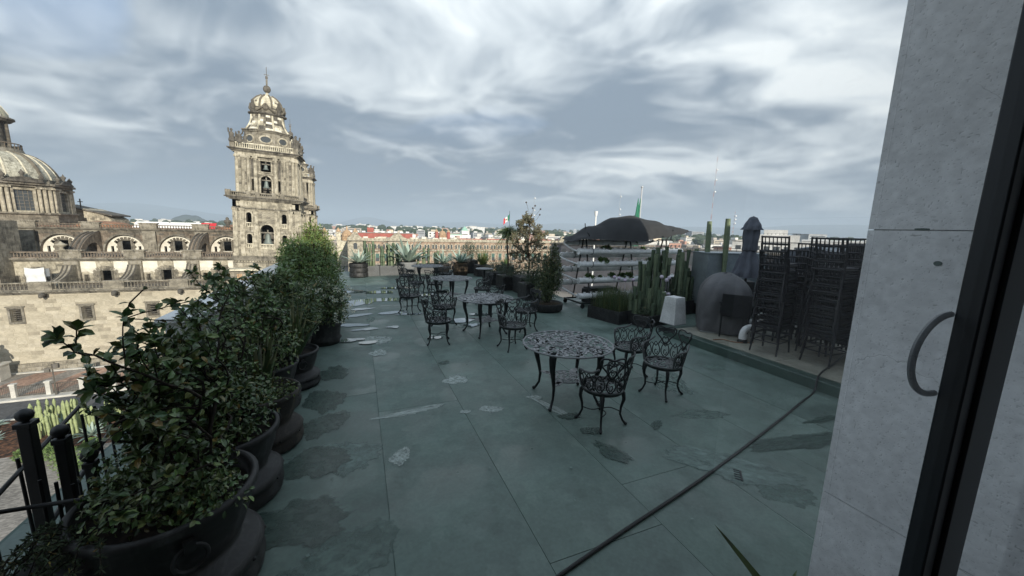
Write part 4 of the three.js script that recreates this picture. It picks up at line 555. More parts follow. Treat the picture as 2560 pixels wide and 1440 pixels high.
// ------------------------------------------------------------------ plaza fence, lamp, statue and the agave garden in the street below
{
  const f = thing('plaza_fence', 'low iron fence between stone posts along the plaza kerb', 'fence', [-50, Y0, -79.2]);
  for (let i = 0; i < 12; i++) { const x = -20 + i * 3.9; part('post', [rbx(x - .28, x + .28, 0, 2.1, -.28, .28, .04), rbx(x - .36, x + .36, 2.1, 2.35, -.36, .36, .05)], M.kerb, f); if (i < 11) { part('panel', [bx(x + .3, x + 3.6, 1.75, 1.82, -.03, .03), bx(x + .3, x + 3.6, .2, .27, -.03, .03), ...Array.from({ length: 16 }, (_, k) => bx(x + .4 + k * .2, x + .44 + k * .2, .2, 1.95, -.02, .02))], M.grime, f); } }
  const lp = thing('street_lamp', 'grey street lamp with a crossarm beside the plaza fence', 'street lamp', [-45.5, Y0, -78.6]); part('post', [bar(V(0, 0, 0), V(0, 5.2, 0), .09, 8), cyl(.2, .14, .7, 0, 0, 0, 8)], M.grime, lp); part('crossarm', [bx(-.8, .5, 4.4, 4.6, -.1, .1), bx(-.9, -.3, 3.9, 4.5, -.15, .15), bx(.2, .8, 4.5, 5.2, -.2, .2)], M.grime, lp);
  const st = thing('statue', 'dark bronze statue on a pale pedestal before the cathedral wall', 'statue', [-58.8, Y0, -89.2]); part('pedestal', [rbx(-1.3, 1.3, 0, 2.6, -1.1, 1.1, .06), rbx(-1.5, 1.5, 2.6, 2.9, -1.3, 1.3, .06)], M.kerb, st);
  part('figure', [lathe([[.02, 0], [.95, .05], [1.0, .4], [.75, 1.3], [.7, 1.9], [.75, 2.4], [.45, 2.75], [.18, 2.85], [.30, 3.1], [.3, 3.4], [.02, 3.6]], 12).translate(-.2, 2.9, 0), tube(curve([V(.2, 5.1, .2), V(.8, 4.6, .5), V(1.0, 4.0, .7)], 6), .18, 6)], M.bronze, st);
}
// agaves: each leaf a tapered trough, many leaves in one rosette part
function agaveLeaves(n, L, w, seed, up = .5, droop = .35) {
  const R = rngOf(seed), out = [];
  for (let i = 0; i < n; i++) { const t = i / n, a = i * 2.399, el = lerp(1.35, up * .6, Math.sqrt(t)) + (R() - .5) * .15, l = L * (.75 + R() * .35), S = 5, pos = [], idx = [], col = [], tone = .8 + R() * .35, warm = R() * .06;
    for (let s = 0; s <= S; s++) { const q = s / S, r = l * Math.cos(el) * q + .02, y = l * Math.sin(el) * q - droop * L * q * q * (1 - Math.sin(el)), ww = w * Math.sin(Math.PI * Math.min(1, .22 + q * .78)) * (1 - .15 * q) + .002; for (const [k, dy] of [[-1, .35], [0, 0], [1, .35]]) { const rr = r, lx = Math.cos(a) * rr - Math.sin(a) * k * ww, lz = Math.sin(a) * rr + Math.cos(a) * k * ww; pos.push(lx, y + dy * ww, lz); const ed = k ? 1.1 : .9; col.push(tone * ed + warm, tone * ed, tone * ed * .95); } }
    for (let s = 0; s < S; s++) for (let k = 0; k < 2; k++) { const b = s * 3 + k; idx.push(b, b + 3, b + 1, b + 1, b + 3, b + 4); }
    const g = new THREE.BufferGeometry(); g.setAttribute('position', new THREE.Float32BufferAttribute(pos, 3)); g.setAttribute('color', new THREE.Float32BufferAttribute(col, 3)); g.setIndex(idx); g.computeVertexNormals(); out.push(norm(g, true)); }
  return mergeGeometries(out);
}
function column(h, r, seed, lean = .04, ribs = 8) {                     // ribbed cactus stem
  const R = rngOf(seed), S = 9, pos = [], idx = [], n = ribs * 2, la = R() * 6.28;
  for (let s = 0; s <= S; s++) { const q = s / S, y = h * q, k = s === S ? .05 : r * (q < .85 ? .88 + .14 * Math.sin(q * 9 + seed) : Math.sqrt(Math.max(.02, 1 - ((q - .85) / .16) ** 2))); for (let i = 0; i < n; i++) { const a = i / n * 2 * Math.PI, rr = k * (i % 2 ? .78 : 1.08); pos.push(Math.cos(a) * rr + Math.cos(la) * lean * y * q, y, Math.sin(a) * rr + Math.sin(la) * lean * y * q); } }
  for (let s = 0; s < S; s++) for (let i = 0; i < n; i++) { const a = s * n + i, b = s * n + (i + 1) % n; idx.push(a, a + n, b, b, a + n, b + n); }
  const g = new THREE.BufferGeometry(); g.setAttribute('position', new THREE.Float32BufferAttribute(pos, 3)); g.setIndex(idx); g.computeVertexNormals(); return norm(g);
}
{
  const R = rngOf(88); const ag = [agaveLeaves(30, 2.0, .2, 4), agaveLeaves(26, 1.7, .18, 9)];
  const spots = [[-41.5, -67.5, 1.0], [-38, -66, 1.05], [-46, -68.4, .8], [-36.2, -64.4, 1.0], [-34, -64, .9], [-35.5, -60.5, .8], [-33.2, -61.6, 1], [-31, -64.6, .9], [-43.4, -64, .7]];
  for (const [x, z, s] of spots) { const m = new THREE.Mesh(ag[(R() * 2) | 0], M.agave); m.name = numbered('garden_agave'); m.position.set(x, Y0 + .06, z); m.scale.setScalar(s); m.rotation.y = R() * 6; m.castShadow = m.receiveShadow = true; scene.add(m); tag(m, 'blue-grey agave rosette in the red soil garden below', 'agave', 'agaves in the street garden'); }
  for (const [x, z, s] of [[-33.5, -56, 2.2], [-30.5, -53, 2.6], [-36.5, -57, 1.6], [-28.5, -50, 2.2], [-31, -57.5, 1.5], [-34.8, -58.2, 1.2]]) { const b = thing('garden_bush', 'round green bush beside the garden path in the street', 'bush', [x, Y0, z], 0, 'bushes by the garden path'); part('trunk', [cyl(.12, .08, s * .6, 0, 0, 0, 7)], M.bark, b); const q = rngOf(x * -10 | 0), P = [], C = []; for (let i = 0; i < 900; i++) { const a = q() * 6.28, y = q() * 2 - 1, k = Math.sqrt(1 - y * y) * (.5 + .5 * q()), o = [Math.cos(a) * k * s * .6, s * .62 + y * s * .45, Math.sin(a) * k * s * .6], f = .7 + q() * .7; for (let v = 0; v < 3; v++) { P.push(o[0] + (q() - .5) * .3, o[1] + (q() - .5) * .3, o[2] + (q() - .5) * .3); C.push(.11 * f, .17 * f, .05 * f); } } const g = new THREE.BufferGeometry(); g.setAttribute('position', new THREE.Float32BufferAttribute(P, 3)); g.setAttribute('color', new THREE.Float32BufferAttribute(C, 3)); g.computeVertexNormals(); part('crown', [g], M.leafDry, b, true); }
  const pale = std([.36, .42, .20], .8, { map: T.fine, tri: 1 });
  for (const [x, z, n, h] of [[-39.6, -66.2, 16, 3.6], [-36.5, -65.2, 18, 4.2], [-34.2, -62.6, 16, 3.4], [-38.2, -63.2, 12, 2.8], [-32.6, -66.4, 12, 3.4]]) { const c = thing('garden_cactus', 'clump of pale green column cacti in the garden below', 'cactus', [x, Y0 + .06, z], 0, 'cactus clumps in the street garden'); for (let i = 0; i < n; i++) part('stem', [column(h * (.6 + R() * .5), .17, i + x * 3 | 0, .03).translate((R() - .5) * 1.9, 0, (R() - .5) * 1.9)], pale, c); }
}
// ------------------------------------------------------------------ marks on the terrace floor: puddles, damp, old patches
{
  const put = (name, poly, y, mat, label, cat, group) => solo(name, sheet(poly, y), mat, label, cat, group, 'thing');
  const edges = [0, 1, 2, 3].map(s => tex(256, (u, v) => { const x = u * 2 - 1, y = v * 2 - 1, a = Math.atan2(y, x), r = Math.hypot(x, y), k = .62 + (fbm(Math.cos(a) * 1.4 + 9, Math.sin(a) * 1.4 + 9 + s * 5, 4, 900 + s) - .5) * .75, n = fbm(u * 14, v * 14, 4, 920 + s), f = fbm(u * 40, v * 40, 2, 940 + s); return grey(sstep(.03, -.05, r - k + (n - .5) * .28) * sstep(.98, .9, r) * clamp(.68 + (n - .4) * .9 + (f - .5) * .4)); }, false));
  const stains = new Map(), soft = (m, s) => { const k = m.uuid + s; if (!stains.has(k)) { const q = m.clone(); q.userData = {}; q.alphaMap = edges[s]; q.transparent = true; stains.set(k, q); } return stains.get(k); };
  const mark = (name, cx, cz, rx, rz, seed, turn, y, mat, label, cat, group) => solo(name, new THREE.PlaneGeometry(rx * 3.0, rz * 3.0).rotateX(-Math.PI / 2).rotateY(-turn).translate(cx, y, cz), soft(mat, seed % 4), label, cat, group, 'thing');
  const pale = [[1.17, -4.83, .17, .17, 3, 0], [.44, -4.1, .42, .075, 5, -.05], [1.36, -3.87, .13, .09, 6, .3], [1.98, -3.98, .1, .06, 7, .4], [2.06, -3.62, .06, .34, 8, -.35], [.27, -3.26, .10, .15, 9, 0], [.25, -7.1, .22, .3, 10, 0], [.22, -6.32, .14, .2, 11, 0], [1.06, -3.9, .06, .05, 18, 0]];
  pale.forEach((p, i) => mark('pale_patch', ...p, .003 + .0004 * i, M.paleMark, 'chalky pale patch dried on the green terrace floor', 'floor stain', 'chalky patches on the terrace floor'));
  mark('pale_patch', 3.08, -2.12, .5, .24, 2, .7, .0045, M.oldMark, 'large scraped pale patch beside the black cable', 'floor stain');
  mark('dried_ring', -.2, -3.47, .28, .28, 14, 0, .003, M.oldMark, 'round dried water mark beside the pots', 'floor stain'); mark('dried_ring', -.2, -2.25, .36, .3, 25, 0, .0035, M.stain, 'dull damp patch below the nearest pot', 'floor stain');
  [[-.5, -2.72, .36, .26, 31, .3], [-.5, -3.42, .28, .24, 32, 0], [-.45, -4.1, .24, .3, 33, .2], [-.46, -4.75, .2, .34, 34, 0], [-.42, -5.6, .2, .3, 35, 0]].forEach((p, i) => mark('damp_patch', ...p, .004 + .0005 * i, M.wet, 'dark wet patch spreading from a black pot', 'wet patch', 'wet patches beside the pots'));
  [[2.14, -3.4, .14, .09, 41, .4], [2.2, -3.07, .1, .08, 42, 0], [2.18, -2.65, .1, .22, 43, -.3], [2.95, -2.9, .11, .05, 44, -.6], [1.15, -5.53, .09, .08, 45, 0], [4.2, -2.15, .62, .13, 46, .12], [4.95, -2.35, .3, .05, 47, .1]].forEach((p, i) => mark('damp_patch', ...p, .007 + .0005 * i, M.wet, 'small dark wet stain on the green floor', 'wet patch', 'wet stains by the near table'));
  const Rs = rngOf(17), sl = std([.150, .212, .186], .6, { map: T.floor, tri: .7 }), sd = std([.112, .168, .146], .5, { map: T.floor, tri: .7 });
  for (let i = 0; i < 9; i++) { const x = -.2 + Rs() * 5.6, z = -1.3 - Rs() * 8.5, k = .12 + Rs() * .35; mark('floor_scuff', x, z, k, k * (.25 + Rs() * .6), i, Rs() * 3, .0016 + .00004 * i, i % 2 ? sl : sd, 'faint scuffed area of faded paint on the green floor', 'floor stain', 'faint scuffs on the terrace floor'); }
  const R = rngOf(6); const ps = [[-.22, -10.8, .5, .35], [-.1, -9.2, .42, .12], [.62, -11.0, .9, .25], [-.05, -9.9, .3, .14], [-.2, -8.3, .3, .13], [.1, -7.9, .24, .1], [.75, -9.3, .35, .16], [1.1, -9.0, .3, .08], [.5, -12.3, .5, .3], [1.7, -11.6, .5, .35], [2.5, -11.8, .4, .2], [1.9, -8.1, .5, .22], [2.2, -7.6, .2, .1], [1.3, -6.9, .12, .1], [.6, -7.9, .12, .1], [-.15, -12.6, .35, .3], [3.2, -10.6, .3, .2], [1.6, -10.4, .22, .12], [-.22, -7.2, .2, .1], [.08, -6.95, .16, .08], [2.7, -8.5, .3, .12], [1.2, -13.0, .5, .2]];
  ps.forEach((p, i) => put('puddle', blob(p[0], p[1], p[2], p[3], 60 + i, (R() - .5) * .4, 26, .42), .010 + .0004 * i, M.water, 'shallow rain puddle mirroring the sky on the terrace', 'puddle', 'rain puddles among the tables'));
  // cable, comb, leaf litter
  const cab = curve([V(.55, .0125, -1.56), V(1.07, .0125, -1.7), V(1.66, .0125, -1.84), V(2.57, .0125, -2.04), V(3.86, .0125, -2.37), V(5.1, .0125, -2.71), V(5.70, .03, -2.88), V(5.80, .168, -2.92), V(6.7, .169, -3.2), V(8.5, .169, -3.7)], 70);
  solo('black_cable', tube(cab, .0125, 8), M.iron, 'thick black cable running across the green floor to the platform', 'cable');
  const cb = thing('plastic_comb', 'small dark comb lying on the pale scraped patch', 'comb', [3.04, .0048, -1.98], .75); part('spine', [rbx(-.075, .075, 0, .006, -.008, .008, .002)], M.iron, cb); for (let i = 0; i < 5; i++) part('tooth', [bx(-.07 + i * .034, -.064 + i * .034, 0, .005, -.055, -.006)], M.iron, cb);
  const Rl = rngOf(91), lit = []; for (let i = 0; i < 60; i++) { const x = -.4 + Rl() * 5.6, z = -1.5 - Rl() * 9; lit.push(new THREE.PlaneGeometry(.012 + Rl() * .02, .008 + Rl() * .012).rotateX(-1.5).rotateY(Rl() * 6).translate(x, .016, z)); }
  solo('litter', lit, M.oldMark, 'scattered specks of dry petals and grit on the floor', 'litter', null, 'stuff');
}
// ------------------------------------------------------------------ cast garden chairs and tables
function loop(pts, r, f, closed = true) { return tube(curve(pts.map(p => f(...p)), pts.length * 4, closed), r, 5, closed); }
const onBarrel = (deg, h) => { const r = .235 + .075 * clamp((h - .43) / .4), a = (180 + deg) * D2R; return V(Math.sin(a) * r, h, Math.cos(a) * r); };
function flatLeaves(list, seed, thick) {                                   // pierced leaf lattice: each leaf a thin bevelled blade
  const out = []; for (const [x, z, a, L, W] of list) { const s = new THREE.Shape(); s.moveTo(0, 0); s.quadraticCurveTo(W * .75, L * .35, 0, L); s.quadraticCurveTo(-W * .75, L * .35, 0, 0); out.push(norm(new THREE.ExtrudeGeometry(s, { depth: thick, bevelEnabled: false, curveSegments: 3 }).rotateX(-Math.PI / 2).rotateY(a).translate(x, 0, z))); } return mergeGeometries(out);
}
function latticeDisc(r, seed, thick, scale = 1) {
  const R = rngOf(seed), L = [], o = []; for (let q = .05 * scale; q < r - .03; q += .040 * scale) { const n = Math.max(5, Math.round(2 * Math.PI * q / (.060 * scale))); for (let i = 0; i < n; i++) { const a = i / n * 6.283 + R() * .3 + q * 7; L.push([Math.cos(a) * q, Math.sin(a) * q, R() * 6.28, (.065 + R() * .035) * scale, (.038 + R() * .02) * scale]); } }
  o.push(flatLeaves(L, seed, thick)); for (const q of [.3, .62]) if (r * q > .05) o.push(new THREE.TorusGeometry(r * q, thick * .7, 4, 40).rotateX(Math.PI / 2).translate(0, thick * .6, 0)); return o;
}
function gardenChair(name, label, group) {
  const c = thing(name, label, 'chair', [0, 0, 0], 0, group);
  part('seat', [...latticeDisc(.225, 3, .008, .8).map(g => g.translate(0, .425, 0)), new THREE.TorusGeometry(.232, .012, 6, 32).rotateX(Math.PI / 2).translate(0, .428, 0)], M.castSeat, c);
  part('apron', [new THREE.CylinderGeometry(.236, .222, .04, 32, 1, true).translate(0, .405, 0)], M.cast, c);
  for (const a of [45, 135, 225, 315]) { const s = Math.sin(a * D2R), k = Math.cos(a * D2R), back = Math.abs(a - 180) < 60; const P = [[.185, .42, .022], [.225, .36, .024], [.235, .29, .019], [.21, .2, .014], [.205, .12, .012], [.235, .05, .012], [.27, .012, .016]].map(([r, y, w]) => [V(s * r, y, k * r), w]); const l = part('leg', [tube(P.map(p => p[0]), P.map(p => p[1]), 7)], M.cast, c); part('knee', [sph(.021, s * .232, .30, k * .232, 7)], M.cast, l); part('foot', [sph(.017, s * .272, .017, k * .272, 7)], M.cast, l); }
  for (const a of [45, 135]) { const s = Math.sin(a * D2R), k = Math.cos(a * D2R); part('stretcher', [tube(curve([V(s * .205, .15, k * .205), V(s * .1 + k * .05, .155, k * .1 - s * .05), V(0, .158, 0), V(-s * .1 - k * .05, .155, -k * .1 + s * .05), V(-s * .205, .15, -k * .205)], 16), .006, 5)], M.cast, c); }
  for (const s of [-1, 1]) part('armrest', [tube(curve([onBarrel(s * 56, .70), onBarrel(s * 70, .655), onBarrel(s * 88, .64), onBarrel(s * 108, .635), onBarrel(s * 120, .60), onBarrel(s * 122, .50), onBarrel(s * 120, .43)], 26).map((p, i) => p), .0125, 6)], M.castSeat, c);
  for (let i = 0; i < 9; i++) { const q = -108 + i * 27; part('scroll', [loop([[q, .435], [q + 10, .48], [q + 11, .54], [q + 5, .6], [q, .575], [q - 5, .6], [q - 11, .54], [q - 10, .48]], .0068, onBarrel), loop([[q - 6, .5], [q - 2, .46], [q + 3, .48], [q + 2, .525], [q - 2, .515]], .0055, onBarrel, false), loop([[q - 13, .625], [q - 6, .6], [q, .632], [q + 6, .6], [q + 13, .625]], .0055, onBarrel, false)], M.cast, c); }
  for (const s of [-1, 1]) { const q = s * 28; part('heart', [loop([[q, .60], [q + 12, .68], [q + 25, .77], [q + 22, .825], [q + 10, .832], [q, .815], [q - 10, .832], [q - 22, .825], [q - 25, .77], [q - 12, .68]], .0098, onBarrel), loop([[q - 20, .752], [q - 11, .775], [q, .75], [q + 11, .775], [q + 20, .752]], .008, onBarrel, false), loop([[q - 8, .66], [q, .61], [q + 8, .66], [q + 4, .70], [q, .68], [q - 4, .70]], .007, onBarrel), tube([onBarrel(q - 18, .61), onBarrel(q - 4, .7)], .007, 5), tube([onBarrel(q + 18, .61), onBarrel(q + 4, .7)], .007, 5)], M.cast, c); }
  const pos = [], idx = []; for (let i = 0; i <= 8; i++) for (let j = 0; j <= 2; j++) { const p = onBarrel(7 + i * 5.1, .772 + j * .024 - (j === 2 ? .004 * ((i % 2)) : 0)); pos.push(p.x, p.y, p.z); } for (let i = 0; i < 8; i++) for (let j = 0; j < 2; j++) { const a = i * 3 + j; idx.push(a, a + 3, a + 1, a + 1, a + 3, a + 4); } const g = new THREE.BufferGeometry(); g.setAttribute('position', new THREE.Float32BufferAttribute(pos, 3)); g.setIndex(idx); g.computeVertexNormals(); part('crest', [g], M.cast, c);
  return c;
}
function gardenTable(name, label) {
  const t = thing(name, label, 'table', [0, 0, 0], 0, null);
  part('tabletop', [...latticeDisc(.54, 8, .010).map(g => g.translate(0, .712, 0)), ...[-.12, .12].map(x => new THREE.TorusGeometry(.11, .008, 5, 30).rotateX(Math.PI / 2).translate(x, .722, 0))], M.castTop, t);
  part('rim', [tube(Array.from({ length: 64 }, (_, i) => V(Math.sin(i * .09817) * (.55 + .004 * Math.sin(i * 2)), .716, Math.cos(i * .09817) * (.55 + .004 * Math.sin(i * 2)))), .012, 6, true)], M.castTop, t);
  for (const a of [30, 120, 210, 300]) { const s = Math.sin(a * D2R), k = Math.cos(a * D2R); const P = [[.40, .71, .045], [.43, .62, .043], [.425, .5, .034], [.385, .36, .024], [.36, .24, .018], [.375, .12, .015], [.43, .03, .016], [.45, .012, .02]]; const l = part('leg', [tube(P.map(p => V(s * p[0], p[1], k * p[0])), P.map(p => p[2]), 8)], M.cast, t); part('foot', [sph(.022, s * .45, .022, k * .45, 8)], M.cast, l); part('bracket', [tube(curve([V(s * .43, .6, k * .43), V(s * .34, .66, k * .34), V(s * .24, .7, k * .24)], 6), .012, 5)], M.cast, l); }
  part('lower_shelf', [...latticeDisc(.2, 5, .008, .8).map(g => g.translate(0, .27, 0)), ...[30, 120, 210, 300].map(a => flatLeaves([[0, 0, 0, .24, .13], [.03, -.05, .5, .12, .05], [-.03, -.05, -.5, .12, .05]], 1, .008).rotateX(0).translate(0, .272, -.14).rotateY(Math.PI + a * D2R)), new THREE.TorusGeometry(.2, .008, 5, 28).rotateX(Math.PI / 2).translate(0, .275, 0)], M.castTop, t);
  return t;
}
{
  const t0 = gardenTable('garden_table', 'round pierced metal garden table beside the grass planter, scraped floor behind it'); t0.userData.group = 'round garden tables'; t0.userData.label = 'round pierced metal garden table with three chairs beside the platform kerb'; t0.position.set(2.35, 0, -3.86); t0.rotation.y = .12;
  copyOf(t0, [2.29, 0, -6.98], .5, 'round pierced metal garden table, second in the row from the window'); copyOf(t0, [2.31, 0, -10.03], .9, 'round pierced metal garden table, third in the row from the window'); copyOf(t0, [2.21, 0, -13.4], .2, 'round pierced metal garden table nearest the agave pots');
  const G = 'cast garden chairs round the tables';
  const c0 = gardenChair('garden_chair', 'black cast garden chair tucked under the table nearest the window', G); c0.position.set(2.42, 0, -3.2); c0.rotation.y = Math.PI + .18;
  for (const [x, z, a, l] of [[3.62, -3.55, -1.85, 'black cast garden chair beside the kerb, turned to the nearest table'], [3.66, -4.25, -1.45, 'black cast garden chair behind the kerbside one at the nearest table'],
    [1.28, -6.62, 1.75, 'black cast garden chair alone on the hedge side of the second table'], [2.45, -5.9, Math.PI - .15, 'black cast garden chair with its back to the window at the second table'], [3.18, -6.95, -1.5, 'black cast garden chair between the second table and the round planter'], [1.62, -7.75, .8, 'black cast garden chair behind the second table on the hedge side'], [2.75, -7.95, .2 - Math.PI * 0 - .6, 'black cast garden chair behind the second table facing the window'],
    [1.08, -9.25, 2.2, 'black cast garden chair on the hedge side of the third table'], [1.55, -11.4, 1.2, 'black cast garden chair behind the third table, hedge side'], [2.05, -11.15, .5, 'black cast garden chair squeezed between third and farthest table'], [3.15, -9.9, -1.4, 'black cast garden chair at the third table toward the planters'], [2.9, -13.5, -1.3, 'black cast garden chair at the farthest table, planter side'], [1.45, -13.2, 1.2, 'black cast garden chair at the farthest table, hedge side']]) copyOf(c0, [x, 0, z], a, l);
  // side table
  const s = thing('side_table', 'small round pedestal table before the strap leaved plant', 'table', [3.97, 0, -12.25]); part('tabletop', [lathe([[0, .70], [.3, .70], [.31, .712], [.3, .724], [0, .724]], 24)], M.greyPot, s); part('stem', [lathe([[.2, 0], [.2, .02], [.04, .05], [.03, .4], [.05, .69]], 12)], M.cast, s);
}
// ------------------------------------------------------------------ banquet chairs in tall stacks on the platform
{
  const c = thing('banquet_chair', 'x', 'chair', [0, 0, 0]); const B = (x, y, z, x2, y2, z2, r = .012) => bar(V(x, y, z), V(x2, y2, z2), r, 6);
  part('seat', [rbx(-.2, .2, .435, .46, -.2, .2, .01)], M.chia, c); part('cushion', [rbx(-.19, .19, .462, .49, -.19, .19, .012)], std([.03, .03, .034], .8), c);
  for (const s of [-1, 1]) { part('leg', [B(s * .18, .435, .18, s * .2, 0, .22, .014)], M.chia, c); part('leg', [tube(curve([V(s * .2, 0, -.26), V(s * .185, .25, -.21), V(s * .18, .45, -.19), V(s * .185, .7, -.21), V(s * .19, .92, -.26)], 12), .014, 6)], M.chia, c); }
  part('stretcher', [B(-.19, .2, .2, .19, .2, .2, .009), B(-.19, .3, .195, .19, .3, .195, .009), B(-.19, .2, -.22, .19, .2, -.22, .009), B(-.19, .3, -.2, .19, .3, -.2, .009), ...[-1, 1].flatMap(s => [B(s * .19, .2, .2, s * .19, .2, -.22, .009), B(s * .19, .3, .195, s * .19, .3, -.2, .009)])], M.chia, c);
  part('back_rail', [B(-.19, .905, -.256, .19, .905, -.256, .014), B(-.19, .80, -.232, .19, .80, -.232, .011), B(-.185, .60, -.2, .185, .60, -.2, .011)], M.chia, c); for (let i = 0; i < 6; i++) part('spindle', [B(-.14 + i * .056, .80, -.232, -.14 + i * .056, .905, -.256, .008), B(-.14 + i * .056, .60, -.2, -.14 + i * .056, .80, -.232, .007)], M.chia, c);
  scene.remove(c); taken.set('banquet_chair', 0);
  const R = rngOf(15), stacks = [[6.42, -3.98, 1.78, 10, 'stack nearest the grey folded umbrella'], [6.68, -3.32, 1.62, 10, 'middle stack on the platform'], [7.3, -2.95, 1.95, 9, 'stack half hidden by the stone pier'], [7.2, -3.75, 1.95, 10, 'stack behind the front two'], [7.35, -4.3, 2.05, 8, 'stack beside the small control box'], [6.98, -2.62, 1.55, 10, 'stack close against the stone pier'], [7.75, -3.55, 1.7, 10, 'stack farthest back near the round duct'], [7.85, -4.3, 1.9, 9, 'stack between the round duct and the control box']];
  for (const [x, z, a, n, w] of stacks) for (let i = 0; i < n; i++) { const q = copyOf(c, [x + (R() - .5) * .04 - .008 * i, .157 + i * .113, z + (R() - .5) * .04], a + (R() - .5) * .14, `dark wooden spindle backed chair in the ${w}`); q.userData.group = `chairs in the ${w}`; }
  const tp = thing('folded_table', 'dark folded banquet table leaning among the chair stacks', 'table', [7.55, .157, -3.3], 1.1); part('tabletop', [rbx(-.55, .55, .1, 1.85, -.02, .02, .02)], M.chia, tp); part('leg', [bar(V(-.4, 0, .05), V(-.4, 1.2, .05), .015), bar(V(.4, 0, .05), V(.4, 1.2, .05), .015)], M.cast, tp);
}
// ------------------------------------------------------------------ things on the platform
{
  const u = thing('folded_umbrella', 'folded grey-blue market umbrella standing behind the covered grill', 'umbrella', [7.62, .157, -5.42], .2);
  const fold = (y0, y1, r0, r1, n, k) => { const pos = [], idx = [], S = 7, N = n * 6; for (let s = 0; s <= S; s++) { const q = s / S, y = lerp(y0, y1, q); for (let i = 0; i <= N; i++) { const a = i / N * 6.2832, r = lerp(r0, r1, q) * (1 + k * (.3 + .7 * (1 - q)) * Math.cos(a * n + q * .8)) * (1 + .05 * Math.sin(q * 9 + a * 2)); pos.push(Math.cos(a) * r, y, Math.sin(a) * r); } } for (let s = 0; s < S; s++) for (let i = 0; i < N; i++) { const a = s * (N + 1) + i; idx.push(a, a + 1, a + N + 1, a + 1, a + N + 2, a + N + 1); } const g = new THREE.BufferGeometry(); g.setAttribute('position', new THREE.Float32BufferAttribute(pos, 3)); g.setIndex(idx); g.computeVertexNormals(); return g; };
  part('canopy', [fold(1.62, 2.12, .12, .15, 7, .22), fold(1.06, 1.63, .26, .115, 7, .30)], M.umb, u); part('vent_cap', [fold(2.05, 2.26, .19, .10, 8, .15), lathe([[.10, 2.25], [.075, 2.30], [.0, 2.335]], 12)], M.umb, u); part('strap', [new THREE.TorusGeometry(.128, .016, 6, 20).rotateX(Math.PI / 2).translate(0, 1.62, 0)], M.chia, u); part('pole', [bar(V(0, .04, 0), V(0, 2.1, 0), .024, 8)], M.cast, u); part('base', [lathe([[0, 0], [.3, 0], [.3, .06], [.05, .1], [.04, .3]], 20)], M.cast, u);
  // covered grill
  const b = thing('covered_grill', 'rounded grill under a grey fabric cover beside the white plinth', 'grill', [6.9, .157, -5.32], .75); const pos = [], idx = [], N = 56, S = 22;
  for (let s = 0; s <= S; s++) { const q = s / S; for (let i = 0; i <= N; i++) { const a = i / N * 6.2832, ca = Math.cos(a), sa = Math.sin(a), sq = 1 / Math.pow(Math.pow(Math.abs(ca), 3.6) + Math.pow(Math.abs(sa), 3.6), 1 / 3.6); const ph = q < .62 ? 0 : (q - .62) / .38 * Math.PI / 2; let r = (q < .62 ? lerp(.95, 1, q / .62) : Math.cos(ph)), y = q < .62 ? q / .62 * .66 : .66 + Math.sin(ph) * .48; const f = .05 * Math.sin(a * 5 + q * 2) * (1 - q * .5) + .035 * Math.pow(Math.abs(Math.sin(a * 6 + q * 3)), 3) * (1 - q) + .02 * Math.sin(a * 3 - q * 6) + .05 * Math.abs(Math.sin(a * 4.5 + q * 2.2)) * sstep(1, .5, q) - .12 * Math.pow(1 - Math.abs(Math.sin(a * 3.5 + .7 * Math.sin(q * 3 + a))), 5) * sstep(.0, .3, q) * sstep(1, .75, q) - .06 * Math.pow(1 - Math.abs(Math.sin(a * 8 + 1.3 * Math.sin(q * 4 + a * 2))), 4) * (1 - q); r *= 1 + f; pos.push(ca * sq * r * .56, y * (1 + .015 * Math.sin(a * 3)), sa * sq * r * .46); } }
  for (let s = 0; s < S; s++) for (let i = 0; i < N; i++) { const a = s * (N + 1) + i; idx.push(a, a + N + 1, a + 1, a + 1, a + N + 1, a + N + 2); } const g = new THREE.BufferGeometry(); g.setAttribute('position', new THREE.Float32BufferAttribute(pos, 3)); g.setIndex(idx); g.computeVertexNormals(); part('cover', [g.translate(0, .03, 0)], M.cover, b); part('frame', [rbx(-.5, .5, 0, .03, -.4, .4, .01)], M.greyPot, b);
  const cr = []; for (let k = 0; k < 4; k++) cr.push(tube(curve([V(-.2 + k * .14, 1.16, .05), V(-.25 + k * .18, 1.0, .3), V(-.26 + k * .19, .7, .45), V(-.28 + k * .2, .3, .44)], 14), .012, 5)); part('fold', cr, M.cover, b);
  const w = thing('white_plinth', 'white tapered square plinth beside the covered grill', 'plinth', [6.28, .157, -6.0], .1); const pg = new THREE.CylinderGeometry(.2, .27, .58, 4, 1).rotateY(Math.PI / 4).translate(0, .29, 0); part('body', [toCreasedNormals(pg, .3)], M.white, w); part('foot', [rbx(-.20, .20, -.0, .012, -.20, .20, .003)], M.greyPot, w);
  // chair with board in front of grill
  const c = thing('patio_chair', 'dark patio chair with solid back and pierced sides before the grill', 'chair', [6.66, .157, -4.86], 2.2); part('backrest', [rbx(-.24, .24, .42, .84, -.235, -.215, .01)], M.chia, c); part('seat', [rbx(-.24, .24, .40, .44, -.22, .24, .01)], M.chia, c); for (const s of [-1, 1]) { part('side_lattice', [...Array.from({ length: 4 }, (_, i) => new THREE.TorusGeometry(.055, .008, 5, 16).rotateY(Math.PI / 2).translate(s * .25, .5 + (i % 2) * .11, -.15 + i * .1))], M.cast, c); part('leg', [bar(V(s * .22, 0, .22), V(s * .22, .66, .22), .014)], M.cast, c); part('leg', [bar(V(s * .22, 0, -.22), V(s * .22, .84, -.22), .014)], M.cast, c); part('armrest', [rbx(s * .25 - .025, s * .25 + .025, .65, .675, -.22, .25, .008)], M.cast, c); }
